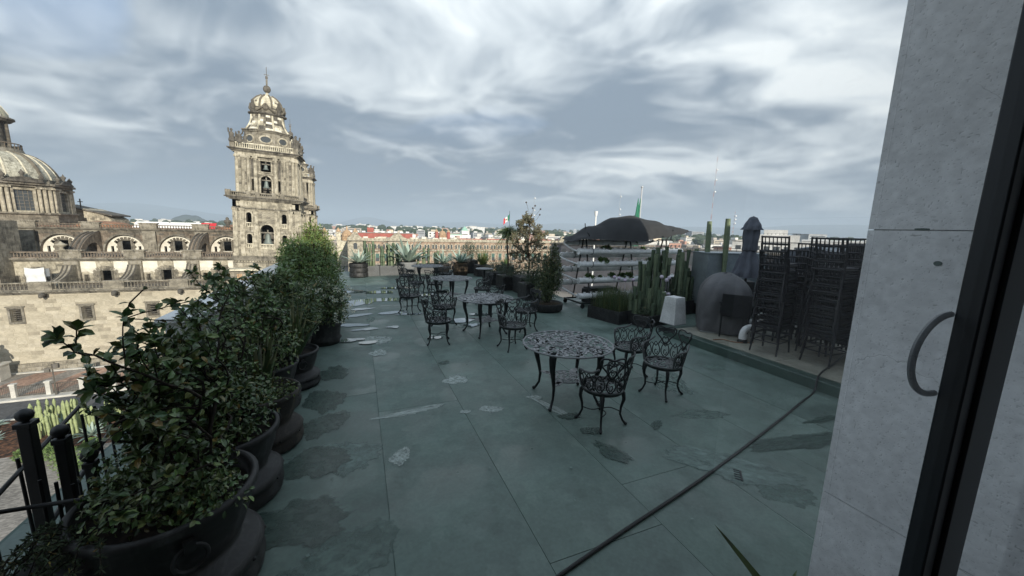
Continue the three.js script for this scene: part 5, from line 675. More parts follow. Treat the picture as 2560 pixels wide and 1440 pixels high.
  // waste pipes
  const pe = thing('drain_pipe', 'white plastic drain pipe with elbow rising from the platform', 'pipe', [6.44, .157, -4.5]); part('pipe', [tube(curve([V(0, 0, 0), V(0, .12, 0), V(.0, .19, 0), V(.06, .245, 0), V(.13, .255, 0), V(.4, .262, 0), V(1.3, .28, -.05)], 30), .058, 14)], M.pvc, pe); part('socket', [cyl(.068, .068, .09, 0, .06, 0, 16), cyl(.066, .066, .07, .0, 0, 0, 16).rotateZ(-Math.PI / 2).translate(.14, .255, 0)], M.pvc, pe); part('collar', [lathe([[.06, 0], [.09, .0], [.075, .05], [.06, .06]], 14)], M.cast, pe);
  const p2 = thing('drain_pipe', 'straight white plastic pipe lying behind the patio chair', 'pipe', [7.2, .157, -5.0]); part('pipe', [tube([V(-.05, .2, -.1), V(.8, .13, .15), V(1.4, .1, .3)], .055, 12)], M.pvc, p2); part('clip', [bx(-.02, .02, 0, .17, -.05, .05).translate(.2, 0, -.02)], M.cast, p2);
  solo('loose_hose', tube(curve([V(6.0, .166, -4.75), V(6.2, .166, -4.72), V(6.25, .166, -4.55), V(6.35, .166, -4.46), V(6.6, .166, -4.4)], 20), .008, 6), M.tile, 'thin brown hose lying on the platform beside the grill', 'hose');
  const cb = thing('storage_cabinet', 'black metal storage cabinet standing under the folded umbrella', 'cabinet', [7.95, .157, -5.85], -.6); part('body', [rbx(-.28, .28, .04, .92, -.22, .22, .012)], M.chia, cb); part('door', [rbx(-.25, .25, .08, .88, .222, .236, .004)], M.pot, cb); part('foot', [bx(-.24, -.18, 0, .04, -.18, .18), bx(.18, .24, 0, .04, -.18, .18)], M.cast, cb);
  const jb = thing('control_box', 'small grey electric control box with white label behind the umbrella', 'control box', [8.1, .157, -5.2], -.8); part('post', [bx(-.03, .03, 0, .5, -.03, .03)], M.cast, jb); part('box', [rbx(-.13, .13, .35, .72, -.07, .07, .01)], M.duct, jb); part('label_plate', [bx(-.06, .05, .5, .62, .071, .074)], M.white, jb);
  // ducts
  const d = thing('ventilation_duct', 'galvanised sheet metal duct with round fan housing behind the umbrella', 'duct', [8.8, 0, -6.8], -.32); part('box', [bx(-.75, -.30, .3, 1.62, -.35, .35), bx(-.29, .75, .3, 1.62, -.35, .35)], M.galv, d); part('flange', [bx(-.78, .78, 1.62, 1.645, -.38, .38), bx(-.305, -.285, .3, 1.62, .35, .375)], M.galv, d); part('fan_housing', [new THREE.CylinderGeometry(.42, .42, .5, 28).rotateX(Math.PI / 2).translate(.35, 1.05, .45), new THREE.TorusGeometry(.42, .02, 6, 28).translate(.35, 1.05, .7)], M.galv, d); for (let i = 0; i < 12; i++) part('bolt', [sph(.014, .35 + Math.cos(i * .5236) * .40, 1.05 + Math.sin(i * .5236) * .40, .705, 6)], M.duct, d); part('foot', [bx(-.7, -.6, .0, .3, -.3, .3), bx(.6, .7, .0, .3, -.3, .3)], M.cast, d);
  const r2 = thing('round_duct', 'large dark rounded duct behind the chair stacks', 'duct', [9.2, .156, -4.9], .25); part('barrel', [new THREE.CylinderGeometry(.82, .82, 2.6, 36).rotateZ(Math.PI / 2).translate(.5, .9, 0)], M.duct, r2); part('band', [-.6, .2, 1.0, 1.7].map(x => new THREE.TorusGeometry(.825, .018, 6, 36).rotateY(Math.PI / 2).translate(x, .9, 0)), M.galv, r2); part('cradle', [bx(-.5, -.3, 0, .35, -.6, .6), bx(1.3, 1.5, 0, .35, -.6, .6)], M.cast, r2);
}
// ------------------------------------------------------------------ hydroponic rack with shade cloth
{
  const r = thing('hydroponic_rack', 'wheeled rack of white planting pipes under a black shade cloth', 'rack', [7.25, 0, -8.9], .03);
  const add = (n, l, m, p) => part(n, l, m, p || r);
  const pipes = [[-.32, 1.77, .06, 1.9], [.30, 1.55, -1.86, 1.86], [-.36, 1.40, -2.0, 1.6], [.30, 1.20, -1.84, 1.84], [-.4, 1.0, -2.05, 1.6], [.30, .76, -1.82, 1.8], [-.44, .62, -2.0, 1.6], [.30, .33, -1.80, 1.7]]; pipes[0][2] = -1.9;
  const R = rngOf(41), leafy = [];
  for (const [z, y, a, b] of pipes) { const p = add('pipe', [new THREE.CylinderGeometry(.078, .078, b - a, 18).rotateZ(Math.PI / 2).translate((a + b) / 2, y, z)], M.pvc); add('end_cap', [new THREE.CylinderGeometry(.086, .086, .08, 18).rotateZ(Math.PI / 2).translate(a + .03, y, z), new THREE.CylinderGeometry(.086, .086, .08, 18).rotateZ(Math.PI / 2).translate(b - .03, y, z)], M.pvc, p); add('clamp', [new THREE.TorusGeometry(.081, .010, 5, 18).rotateY(Math.PI / 2).translate(a + .42, y, z)], M.cast, p); for (let x = a + .2; x < b - .1; x += .2) add('planting_cup', [cyl(.03, .034, .04, x, y + .065, z, 8)], M.pvc, p); }
  for (const [i, j] of [[0, 1], [2, 3], [4, 5], [6, 7]]) add('link_pipe', [tube(curve([V(pipes[i][2] + .02, pipes[i][1], pipes[i][0]), V(pipes[i][2] - .08, pipes[i][1] - .04, pipes[i][0] + .12), V(pipes[j][2] - .06, pipes[j][1] + .03, pipes[j][0] - .12), V(pipes[j][2] + .02, pipes[j][1], pipes[j][0])], 10), .026, 7)], M.pvc);
  for (const x of [-1.45, .1, 1.5]) { add('upright', [bar(V(x, .14, .36), V(x, 1.9, .02), .022, 6), bar(V(x, .14, -.5), V(x, 1.9, -.1), .022, 6), bar(V(x, 1.88, -.3), V(x, 1.88, .3), .016, 6)], M.cast); }
  add('base_frame', [bx(-1.75, 1.7, .12, .16, .36, .40), bx(-1.75, 1.7, .12, .16, -.52, -.48), bx(-1.75, -1.71, .12, .16, -.5, .38), bx(1.66, 1.7, .12, .16, -.5, .38)], M.cast);
  for (const [x, z] of [[-1.7, .38], [-1.7, -.5], [1.65, .38], [1.65, -.5]]) add('wheel', [new THREE.CylinderGeometry(.06, .06, .035, 14).rotateX(Math.PI / 2).translate(x, .06, z), bx(x - .02, x + .02, .06, .13, z - .03, z + .03)], M.cast);
  const rs = thing('water_tank', 'dark water tank standing under the hydroponic rack', 'tank', [6.6, 0, -9.15]); part('body', [rbx(-.5, .5, 0, .42, -.25, .25, .04)], M.potDark, rs); part('lid', [rbx(-.46, .46, .42, .46, -.22, .22, .02)], M.pot, rs);
  // shade cloth: swagged black net over a ridge
  const W = 4.5, g = new THREE.PlaneGeometry(1, 1, 44, 20), p = g.attributes.position;
  const top = [[0, 1.86], [.06, 1.97], [.2, 2.24], [.36, 2.5], [.5, 2.56], [.66, 2.46], [.82, 2.32], [1, 2.2]], low = [[0, 1.80], [.08, 1.9], [.3, 1.84], [.5, 1.85], [.66, 1.96], [.85, 2.06], [1, 2.16]];
  const at = (L, u) => { for (let k = 1; k < L.length; k++) if (u <= L[k][0]) { const t = (u - L[k - 1][0]) / (L[k][0] - L[k - 1][0]); return lerp(L[k - 1][1], L[k][1], t * t * (3 - 2 * t)); } return L[L.length - 1][1]; };
  for (let i = 0; i < p.count; i++) { const u = p.getX(i) + .5, v = p.getY(i) + .5, a = at(top, u), b = at(low, u); let y = b + (a - b) * Math.pow(Math.sin(Math.PI * clamp(v, .0, 1)), .75); y += .02 * Math.sin(u * 26 + v * 9) * Math.sin(Math.PI * v * 2) + .025 * (fbm(u * 9, v * 5, 3, 8) - .5) * 2; const wz = 1.15 * (u < .1 ? .5 + u * 5 : u > .7 ? lerp(1, .35, (u - .7) / .3) : 1); p.setXYZ(i, (u - .5) * W + .12, y, (v - .5) * wz - .02); }
  g.computeVertexNormals(); add('shade_cloth', [g], M.shade); add('cloth_pole', [bar(V(-1.45, 1.88, .3), V(-1.75, 2.05, .5), .012), bar(V(.1, 1.88, 0), V(.2, 2.58, 0), .014), bar(V(1.5, 1.88, .2), V(1.35, 2.2, .4), .012), bar(V(1.5, 1.88, 0), V(1.9, 2.2, 0), .014), bar(V(-1.45, 1.88, 0), V(-1.5, 2.3, 0), .014)], M.cast);
}
// ------------------------------------------------------------------ iron fence and white parapet on the left edge
{
  const f = thing('iron_fence', 'black iron fence with ball topped posts at the terrace edge', 'fence', [-1.6, 0, -2.5]);
  const post = (x, z, w, h) => { const q = wpart('post', [rbx(x - w / 2, x + w / 2, 0, h, z - w / 2, z + w / 2, .006), rbx(x - w * .65, x + w * .65, h, h + .03, z - w * .65, z + w * .65, .006)], M.iron, f); wpart('finial', [lathe([[.012, 0], [.03, .015], [.036, .035], [.03, .056], [.012, .07], [0, .072]], 12).translate(x, h + .03, z)], M.iron, f, q); };
  post(-1.70, -2.70, .055, .98); post(-1.50, -2.57, .045, .92); post(-1.36, -2.49, .04, .8); post(-1.76, -2.36, .13, 1.02);
  wpart('rail', [bar(V(-1.76, .66, -2.45), V(-1.30, .66, -2.42), .012, 6), bar(V(-1.72, .35, -2.6), V(-1.3, .38, -2.46), .012, 6), bar(V(-1.76, .66, -2.45), V(-1.82, .9, -3.6), .012, 6), bar(V(-1.74, .25, -2.6), V(-1.82, .5, -3.6), .014, 6)], M.iron, f);
  for (let i = 0; i < 7; i++) { const z = -2.75 - i * .13; wpart('baluster', [bar(V(-1.78, .0, z), V(-1.79, .78 + .0 * i, z), .009, 6)], M.iron, f); }
  for (let i = 0; i < 3; i++) { const x = -1.64 + i * .09; wpart('baluster', [bar(V(x, 0, -2.62 + i * .05), V(x, .70, -2.62 + i * .05), .009, 6)], M.iron, f); }
  const w = thing('white_parapet', 'white metal capped parapet running behind the potted hedge', 'parapet', [-1.75, 0, -7]);
  wpart('wall', [bx(-1.86, -1.62, 0, 1.07, -12.5, -4.7)], M.white, w); for (let i = 0; i < 6; i++) wpart('coping_panel', [rbx(-1.92, -1.55, 1.07, 1.12 + .004 * (i % 2), -4.65 - (i + 1) * 1.32 + .012, -4.65 - i * 1.32, .008)], M.pvc, w); wpart('seal', [bar(V(-1.54, 1.08, -12.5), V(-1.54, 1.08, -4.7), .012, 5), bar(V(-1.66, 1.135, -4.9), V(-1.62, 1.135, -6.4), .02, 5)], M.iron, w);
}
// ------------------------------------------------------------------ plants
class Leaves {
  constructor() { this.p = []; this.c = []; }
  leaf(o, d, n, L, W, col, curl = .15, fold = .18) {        // o base, d direction, n face normal; six-point folded blade
    const s = d.clone().cross(n).normalize(), up = s.clone().cross(d).normalize();
    const at = (x, y, z) => [o.x + d.x * y + s.x * x + up.x * z, o.y + d.y * y + s.y * x + up.y * z, o.z + d.z * y + s.z * x + up.z * z];
    const b = at(0, 0, 0), l1 = at(-W * .44, L * .36, W * fold), r1 = at(W * .44, L * .36, W * fold), m = at(0, L * .5, -L * curl * .12), l2 = at(-W * .46, L * .72, W * fold * .7 - L * curl * .4), r2 = at(W * .46, L * .72, W * fold * .7 - L * curl * .4), t = at(0, L, -L * curl);
    for (const f of [[b, l1, m], [b, m, r1], [l1, l2, m], [m, r2, r1], [l2, t, m], [m, t, r2]]) for (const v of f) { this.p.push(...v); this.c.push(...col); }
  }
  blade(o, d, n, L, W, col, droop = .3, S = 5, tip = null) {           // long strap leaf
    const s = d.clone().cross(n).normalize(); let prev = null;
    for (let i = 0; i <= S; i++) { const q = i / S, w = W * (q < .15 ? .7 + q * 2 : Math.pow(1 - (q - .15) / .85, .7)) * .5, y = -droop * L * q * q, c = V(o.x + d.x * L * q + n.x * 0, o.y + d.y * L * q + y, o.z + d.z * L * q), a = c.clone().addScaledVector(s, -w), b = c.clone().addScaledVector(s, w); c.y -= w * .3; const k = tip && q > .8 ? tip : col;
      if (prev) { const [pa, pc, pb] = prev; for (const f of [[pa, a, pc], [a, c, pc], [pc, c, pb], [c, b, pb]]) for (const v of f) { this.p.push(v.x, v.y, v.z); this.c.push(...k); } } prev = [a, c, b]; }
  }
  get geo() { const g = new THREE.BufferGeometry(); g.setAttribute('position', new THREE.Float32BufferAttribute(this.p, 3)); g.setAttribute('color', new THREE.Float32BufferAttribute(this.c, 3)); g.computeVertexNormals(); return g; }
}
const jit = (R, c, k = .3) => { if (k > .2 && R() < .035) return [.15 + R() * .08, .12 + R() * .05, .035]; const f = 1 + (R() - .5) * 2 * k, w = (R() - .5) * .25; return [c[0] * f * (1 + w), c[1] * f, c[2] * f * (1 - w)]; };
const rdir = R => { const y = R() * 2 - 1, a = R() * 6.283, s = Math.sqrt(1 - y * y); return V(Math.cos(a) * s, y, Math.sin(a) * s); };
function grow(R, o, dir, len, rad, depth, P, out) {          // branching stems; out collects tips and nodes
  const n = 5, pts = [o.clone()], d = dir.clone(); let p = o.clone();
  for (let i = 1; i <= n; i++) { d.add(rdir(R).multiplyScalar(P.wander)).add(V(P.xmin !== undefined && p.x < P.xmin ? .7 : P.xmax !== undefined && p.x > P.xmax ? -.7 : 0, P.up, 0)).normalize(); p = p.clone().addScaledVector(d, len / n); pts.push(p); if (depth < P.depth || i > 1) out.nodes.push([p.clone(), d.clone(), depth]); }
  out.geo.push(tube(pts, pts.map((_, i) => lerp(rad, rad * .62, i / n)), depth > 1 ? 4 : 6));
  if (depth === 0) { out.tips.push([p.clone(), d.clone()]); return; }
  const k = P.kids + (R() < .5 ? 1 : 0);
  for (let i = 0; i < k; i++) { const q = 2 + ((R() * (n - 1)) | 0), b = pts[Math.min(n, q)], nd = d.clone().multiplyScalar(.7).add(rdir(R).multiplyScalar(P.spread)).normalize(); grow(R, b, nd, len * (.6 + R() * .3), rad * .6, depth - 1, P, out); }
}
function shrub(parent, seed, o) {                              // o: stems, height, spread..., leaf size and colours
  const R = rngOf(seed), out = { geo: [], tips: [], nodes: [] }, lv = new Leaves();
  for (let i = 0; i < o.stems; i++) { const a = i / o.stems * 6.283 + R(), d = V(Math.cos(a) * o.lean + (o.bias ? o.bias[0] : 0), 1, Math.sin(a) * o.lean + (o.bias ? o.bias[1] : 0)).normalize(); grow(R, V(Math.cos(a) * o.r0, o.y0, Math.sin(a) * o.r0), d, o.len * (.8 + R() * .4), o.rad, o.depth, { wander: .22, up: o.up ?? .05, kids: o.kids || 2, spread: o.spread || .8, depth: o.depth, xmin: o.xmin, xmax: o.xmax }, out); }
  part('stem', out.geo, o.bark || M.barkDark, parent);
  const whorl = (p, d, n, s) => { for (let i = 0; i < n; i++) { const q = d.clone().multiplyScalar(.35 + R() * .5).add(rdir(R).multiplyScalar(.85)).normalize(), nn = rdir(R).add(V(0, 1.2, 0)).normalize(); lv.leaf(p, q, nn, o.L * s * (.7 + R() * .5), o.W * s * (.8 + R() * .4), jit(R, o.cols[(R() * o.cols.length) | 0]), .1 + R() * .2); } };
  for (const [p, d] of out.tips) whorl(p, d, o.tipLeaves, 1); for (const [p, d, k] of out.nodes) if (k < 2) whorl(p, d, o.nodeLeaves, .9);
  part('foliage', [lv.geo], o.mat || M.leafGloss, parent, true); return { out, R };
}
function cloud(parent, seed, o) {                              // dense crown: leaves through uneven lobes
  const R = rngOf(seed), lv = new Leaves();
  for (const [cx, cy, cz, rx, ry, rz, n] of o.lobes) for (let i = 0; i < n; i++) { const d = rdir(R), k = Math.pow(R(), .4) * (.72 + .5 * fbm(d.x * 2.2 + cx * 3 + 20, d.y * 2.2 + d.z * 2.2 + 20, 3, seed)), p = V(cx + d.x * rx * k, cy + d.y * ry * k, cz + d.z * rz * k); if (p.y < (o.floor ?? .05)) continue; const q = d.clone().multiplyScalar(.5).add(rdir(R)).add(V(0, o.rise ?? .1, 0)).normalize(), n2 = d.clone().multiplyScalar(.5).add(rdir(R).multiplyScalar(.6)).add(V(0, .6, 0)).normalize(); lv.leaf(p, q, n2, o.L * (.65 + R() * .6), o.W * (.7 + R() * .5), jit(R, o.cols[(R() * o.cols.length) | 0]), .2); }
  return part(o.name || 'foliage', [lv.geo], o.mat || M.leaf, parent, true);
}
function twigs(parent, seed, n, base, top, r, mat = M.barkDark) { const R = rngOf(seed), L = []; for (let i = 0; i < n; i++) { const a = R() * 6.28, q = Math.sqrt(R()) * r, b = V(base[0] + (R() - .5) * .15, base[1], base[2] + (R() - .5) * .15), t = V(top[0] + Math.cos(a) * q, top[1] * (.7 + R() * .35), top[2] + Math.sin(a) * q); L.push(tube(curve([b, b.clone().lerp(t, .5).add(V((R() - .5) * .1, .05, (R() - .5) * .1)), t], 6), [.014, .012, .010, .009, .007, .005, .003], 5)); } part('stem', L, mat, parent); }
// tyre-like black pots: flanged foot, waist, deep bowl with rim and ring handles
const potMats = [M.pot, M.potDark, std([.062, .055, .048], .75, { map: T.dust, tri: 1.4 })]; let potCount = 0;
const potProfile = s => [[0, 0], [.30, 0], [.355, .02], [.365, .07], [.345, .11], [.36, .13], [.365, .17], [.335, .20], [.27, .23], [.265, .26], [.285, .30], [.325, .42], [.34, .50], [.36, .52], [.362, .555], [.34, .565], [.325, .555], [.315, .48], [0, .47]].map(p => [p[0] * s, p[1] * s]);
function pot(root, s = 1, rings = 2, m = M.pot) {
  const b = part('pot', [lathe(potProfile(s), 36)], potMats[potCount++ % 3], root);
  for (let i = 0; i < rings; i++) { const a = .5 + i * Math.PI * 2 / Math.max(1, rings); part('ring_handle', [new THREE.TorusGeometry(.06 * s, .010 * s, 7, 20).translate(0, .40 * s, .355 * s).rotateY(a), bx(-.02 * s, .02 * s, .44 * s, .49 * s, .33 * s, .37 * s).rotateY(a)], M.potDark, b); }
  for (let i = 0; i < 10; i++) part('rivet', [sph(.012 * s, 0, .15 * s, .362 * s, 6).rotateY(i * .628)], M.potDark, b);
  part('soil', [lathe([[0, .485 * s], [.2 * s, .49 * s], [.316 * s, .48 * s]], 24)], M.soil, root);
}
{
  const dk = [[.060, .105, .036], [.078, .128, .044], [.048, .084, .032], [.095, .12, .042]], md = [[.09, .155, .042], [.115, .18, .05], [.072, .125, .038], [.14, .17, .055]], lt = [[.15, .22, .05], [.19, .25, .065], [.11, .17, .04]];
  // 1 near shrub with obovate glossy leaves, woody limbs
  const a = thing('potted_shrub', 'large dark woody shrub with glossy leaves in the nearest black pot', 'shrub', [-1.02, 0, -2.42]); pot(a, 1.12, 2);
  shrub(a, 12, { stems: 9, r0: .1, y0: .5, lean: .28, len: .52, rad: .017, depth: 3, kids: 2, spread: .75, L: .056, W: .032, tipLeaves: 6, nodeLeaves: 2, cols: dk.concat(md), bias: [.06, -.14], up: .09, xmin: -.06, xmax: .22 });
  cloud(a, 13, { lobes: [[0, .72, .02, .36, .22, .36, 1500], [.18, .64, .16, .22, .14, .2, 500], [-.1, .72, -.1, .26, .2, .3, 500]], L: .036, W: .02, cols: dk.concat(md), mat: M.leafGloss, name: 'undergrowth' });
  // 2 feathery plant trailing over the ledge
  const b = thing('feathery_plant', 'feathery pale tipped plant trailing over the ledge beside the nearest pot', 'plant', [-1.32, 0, -2.22]); const Rf = rngOf(71), lf = new Leaves(), tw = [];
  for (let i = 0; i < 26; i++) { const an = 2.4 + (Rf() - .5) * 2.6, L = .26 + Rf() * .22, P = curve([V(.1, .5, 0), V(.1 + Math.cos(an) * L * .5, .56 + Rf() * .12, Math.sin(an) * L * .5), V(.1 + Math.cos(an) * L, .5 - Rf() * .26, Math.sin(an) * L)], 10); tw.push(tube(P, .003, 4)); P.forEach((p, k) => { if (k > 2) for (let j = 0; j < 16; j++) { const d = rdir(Rf); lf.leaf(p, d, rdir(Rf), .018 + Rf() * .014, .006, k > 7 ? jit(Rf, [.16, .17, .10]) : jit(Rf, [.05, .075, .035])); } }); }
  part('stem', tw, M.barkDark, b); part('foliage', [lf.geo], M.leafDry, b, true); part('pot', [lathe([[0, 0], [.14, 0], [.17, .3], [.19, .5], [.165, .5], [0, .48]], 18)], M.potDark, b);
  // 3..6 row of mixed pots
  const bl = (parent, seed, n, L, W, cols, spread, y0, tip) => { const R = rngOf(seed), lv = new Leaves(); for (let i = 0; i < n; i++) { const an = R() * 6.283, s = R() * spread, d = V(Math.cos(an) * s, 1, Math.sin(an) * s).normalize(), o = V(Math.cos(an) * .1 * R(), y0, Math.sin(an) * .1 * R()); lv.blade(o, d, V(Math.cos(an + R()), .1, Math.sin(an + R())).normalize(), L * (.55 + R() * .5), W * (.7 + R() * .5), jit(R, cols[(R() * cols.length) | 0]), .06 + s * .35, 6, tip); } return part('blade_leaf', [lv.geo], M.leafGloss, parent, true); };
  const c = thing('potted_shrub', 'dense twiggy shrub in the second black pot of the row', 'shrub', [-1.0, 0, -3.2]); pot(c, 1, 2); shrub(c, 21, { stems: 8, r0: .1, y0: .45, lean: .4, len: .5, rad: .015, depth: 3, kids: 2, L: .045, W: .026, tipLeaves: 6, nodeLeaves: 3, cols: dk.concat(md), xmax: .16 }); cloud(c, 22, { lobes: [[0, .72, 0, .36, .3, .36, 2200]], L: .04, W: .022, cols: dk, name: 'undergrowth', mat: M.leafGloss });
  const d = thing('sword_leaf_plant', 'tall sword leaved plant in a ringed black pot', 'plant', [-.93, 0, -3.92]); pot(d, .96, 2); bl(d, 31, 46, .95, .055, [[.05, .085, .035], [.07, .11, .045], [.04, .07, .03]], .42, .45, [.14, .15, .07]); cloud(d, 32, { lobes: [[.05, .54, .05, .3, .12, .3, 800]], L: .035, W: .02, cols: [[.10, .14, .02], [.05, .09, .02]], name: 'undergrowth' });
  const e = thing('potted_shrub', 'leafy shrub with broad leaf sprays overhanging the white parapet', 'shrub', [-1.05, 0, -4.75]); pot(e, .95, 1); shrub(e, 41, { stems: 9, r0: .1, y0: .42, lean: .45, len: .52, rad: .014, depth: 3, kids: 2, L: .075, W: .034, tipLeaves: 7, nodeLeaves: 2, cols: md.concat(dk), bias: [-.15, 0], xmax: .14 }); cloud(e, 42, { lobes: [[0, .75, 0, .4, .35, .4, 1800]], L: .055, W: .025, cols: dk.concat(md), name: 'undergrowth', mat: M.leafGloss });
  const f = thing('sword_leaf_plant', 'arching strap leaved plant with yellowing tips between the shrubs', 'plant', [-.86, 0, -5.35]); pot(f, .85, 1); bl(f, 51, 52, .9, .045, [[.06, .10, .04], [.09, .13, .05], [.10, .11, .04]], .6, .4, [.2, .2, .1]);
  const g = thing('potted_shrub', 'bushy mid green shrub with lance shaped leaves before the tall bamboo', 'shrub', [-1.02, 0, -6.15]); pot(g, .9, 1); cloud(g, 61, { lobes: [[0, .85, 0, .48, .42, .5, 2600], [-.18, 1.12, -.1, .3, .28, .34, 900], [.15, .75, .25, .3, .3, .3, 700]], L: .085, W: .024, cols: md.concat(dk), rise: .5 }); twigs(g, 62, 12, [0, .4, 0], [0, 1.2, 0], .35);
  { const R = rngOf(66), o2 = { geo: [], tips: [], nodes: [] }, lv = new Leaves(); for (let i = 0; i < 4; i++) grow(R, V(-.1, .9, -.2), V(-.25 + R() * .3, 1, (R() - .5) * .4).normalize(), .5, .008, 1, { wander: .2, up: .02, kids: 2, spread: .6, depth: 1 }, o2); part('twig', o2.geo, M.bark, g); for (const [p, dd] of [...o2.tips, ...o2.nodes]) for (let i = 0; i < 2; i++) lv.leaf(p, dd.clone().add(rdir(R)).normalize(), V(0, 1, .3).normalize(), .085, .06, jit(R, md[1])); part('spray', [lv.geo], M.leaf, g, true); }
  const h = thing('flowering_shrub', 'shrub dotted with small white flower heads in a ribbed black pot', 'shrub', [-.66, 0, -7.2]); part('pot', [lathe([[0, 0], [.26, 0], [.27, .06], [.3, .1], [.27, .13], [.29, .3], [.32, .34], [.29, .37], [.3, .46], [.33, .48], [.3, .5], [0, .47]], 28)], M.pot, h); cloud(h, 72, { lobes: [[0, .82, 0, .42, .4, .45, 2600], [.12, .55, .12, .3, .22, .3, 800]], L: .06, W: .026, cols: md.concat(dk) });
  { const R = rngOf(73), lv = new Leaves(); for (let i = 0; i < 64; i++) { const q = V(-.1 + (R() - .3) * .9, .42 + R() * .7, (R() - .1) * .62); for (let k = 0; k < 18; k++) { const u = rdir(R); lv.leaf(q.clone().addScaledVector(u, .02), u, rdir(R), .022, .018, jit(R, [.62, .62, .50], .12), .05, .05); } } part('flower', [lv.geo], M.leafDry, h, true); twigs(h, 74, 9, [0, .45, 0], [0, 1.0, 0], .3); }
  const bamboo = (x, z, sc, seed, lab) => { const t = thing('bamboo_clump', lab, 'bamboo', [x, 0, z]); part('pot', [rbx(-.35, .35, 0, .5, -.3, .3, .03)], M.potDark, t); const R = rngOf(seed), L = []; for (let i = 0; i < 26; i++) { const a2 = R() * 6.28, q = R() * .5; L.push(tube(curve([V(Math.cos(a2) * .2, .45, Math.sin(a2) * .2), V(Math.cos(a2) * q * .6, 1.1, Math.sin(a2) * q * .6), V(Math.cos(a2) * q, 1.7 * sc, Math.sin(a2) * q)], 6), [.012, .012, .011, .01, .008, .006, .004], 5)); } part('cane', L, M.bark, t); return t; };
  const i1 = bamboo(-.95, -8.6, 1, 81, 'dense tall green bush, sunlit at its top, at the hedge end'); cloud(i1, 82, { lobes: [[0, 1.12, 0, .62, .62, .75, 6200], [.1, .72, .2, .56, .4, .6, 2200], [-.22, 1.45, -.1, .4, .38, .5, 1700]], L: .075, W: .022, cols: [[.12, .20, .04], [.15, .235, .05], [.10, .165, .036]], rise: -.15 });
  const i2 = bamboo(-1.15, -10.2, 1.12, 85, 'yellow green bamboo clump catching the sun behind the dense bush'); cloud(i2, 86, { lobes: [[0, 1.25, 0, .72, .62, .7, 4200], [.2, 1.62, -.1, .34, .42, .4, 1100], [.05, 1.85, -.3, .22, .34, .25, 420]], L: .11, W: .02, cols: lt, rise: .05 });
  cloud(i1, 88, { lobes: [[.35, .45, .15, .34, .3, .5, 1300]], L: .07, W: .024, cols: md, name: 'skirt' });
}
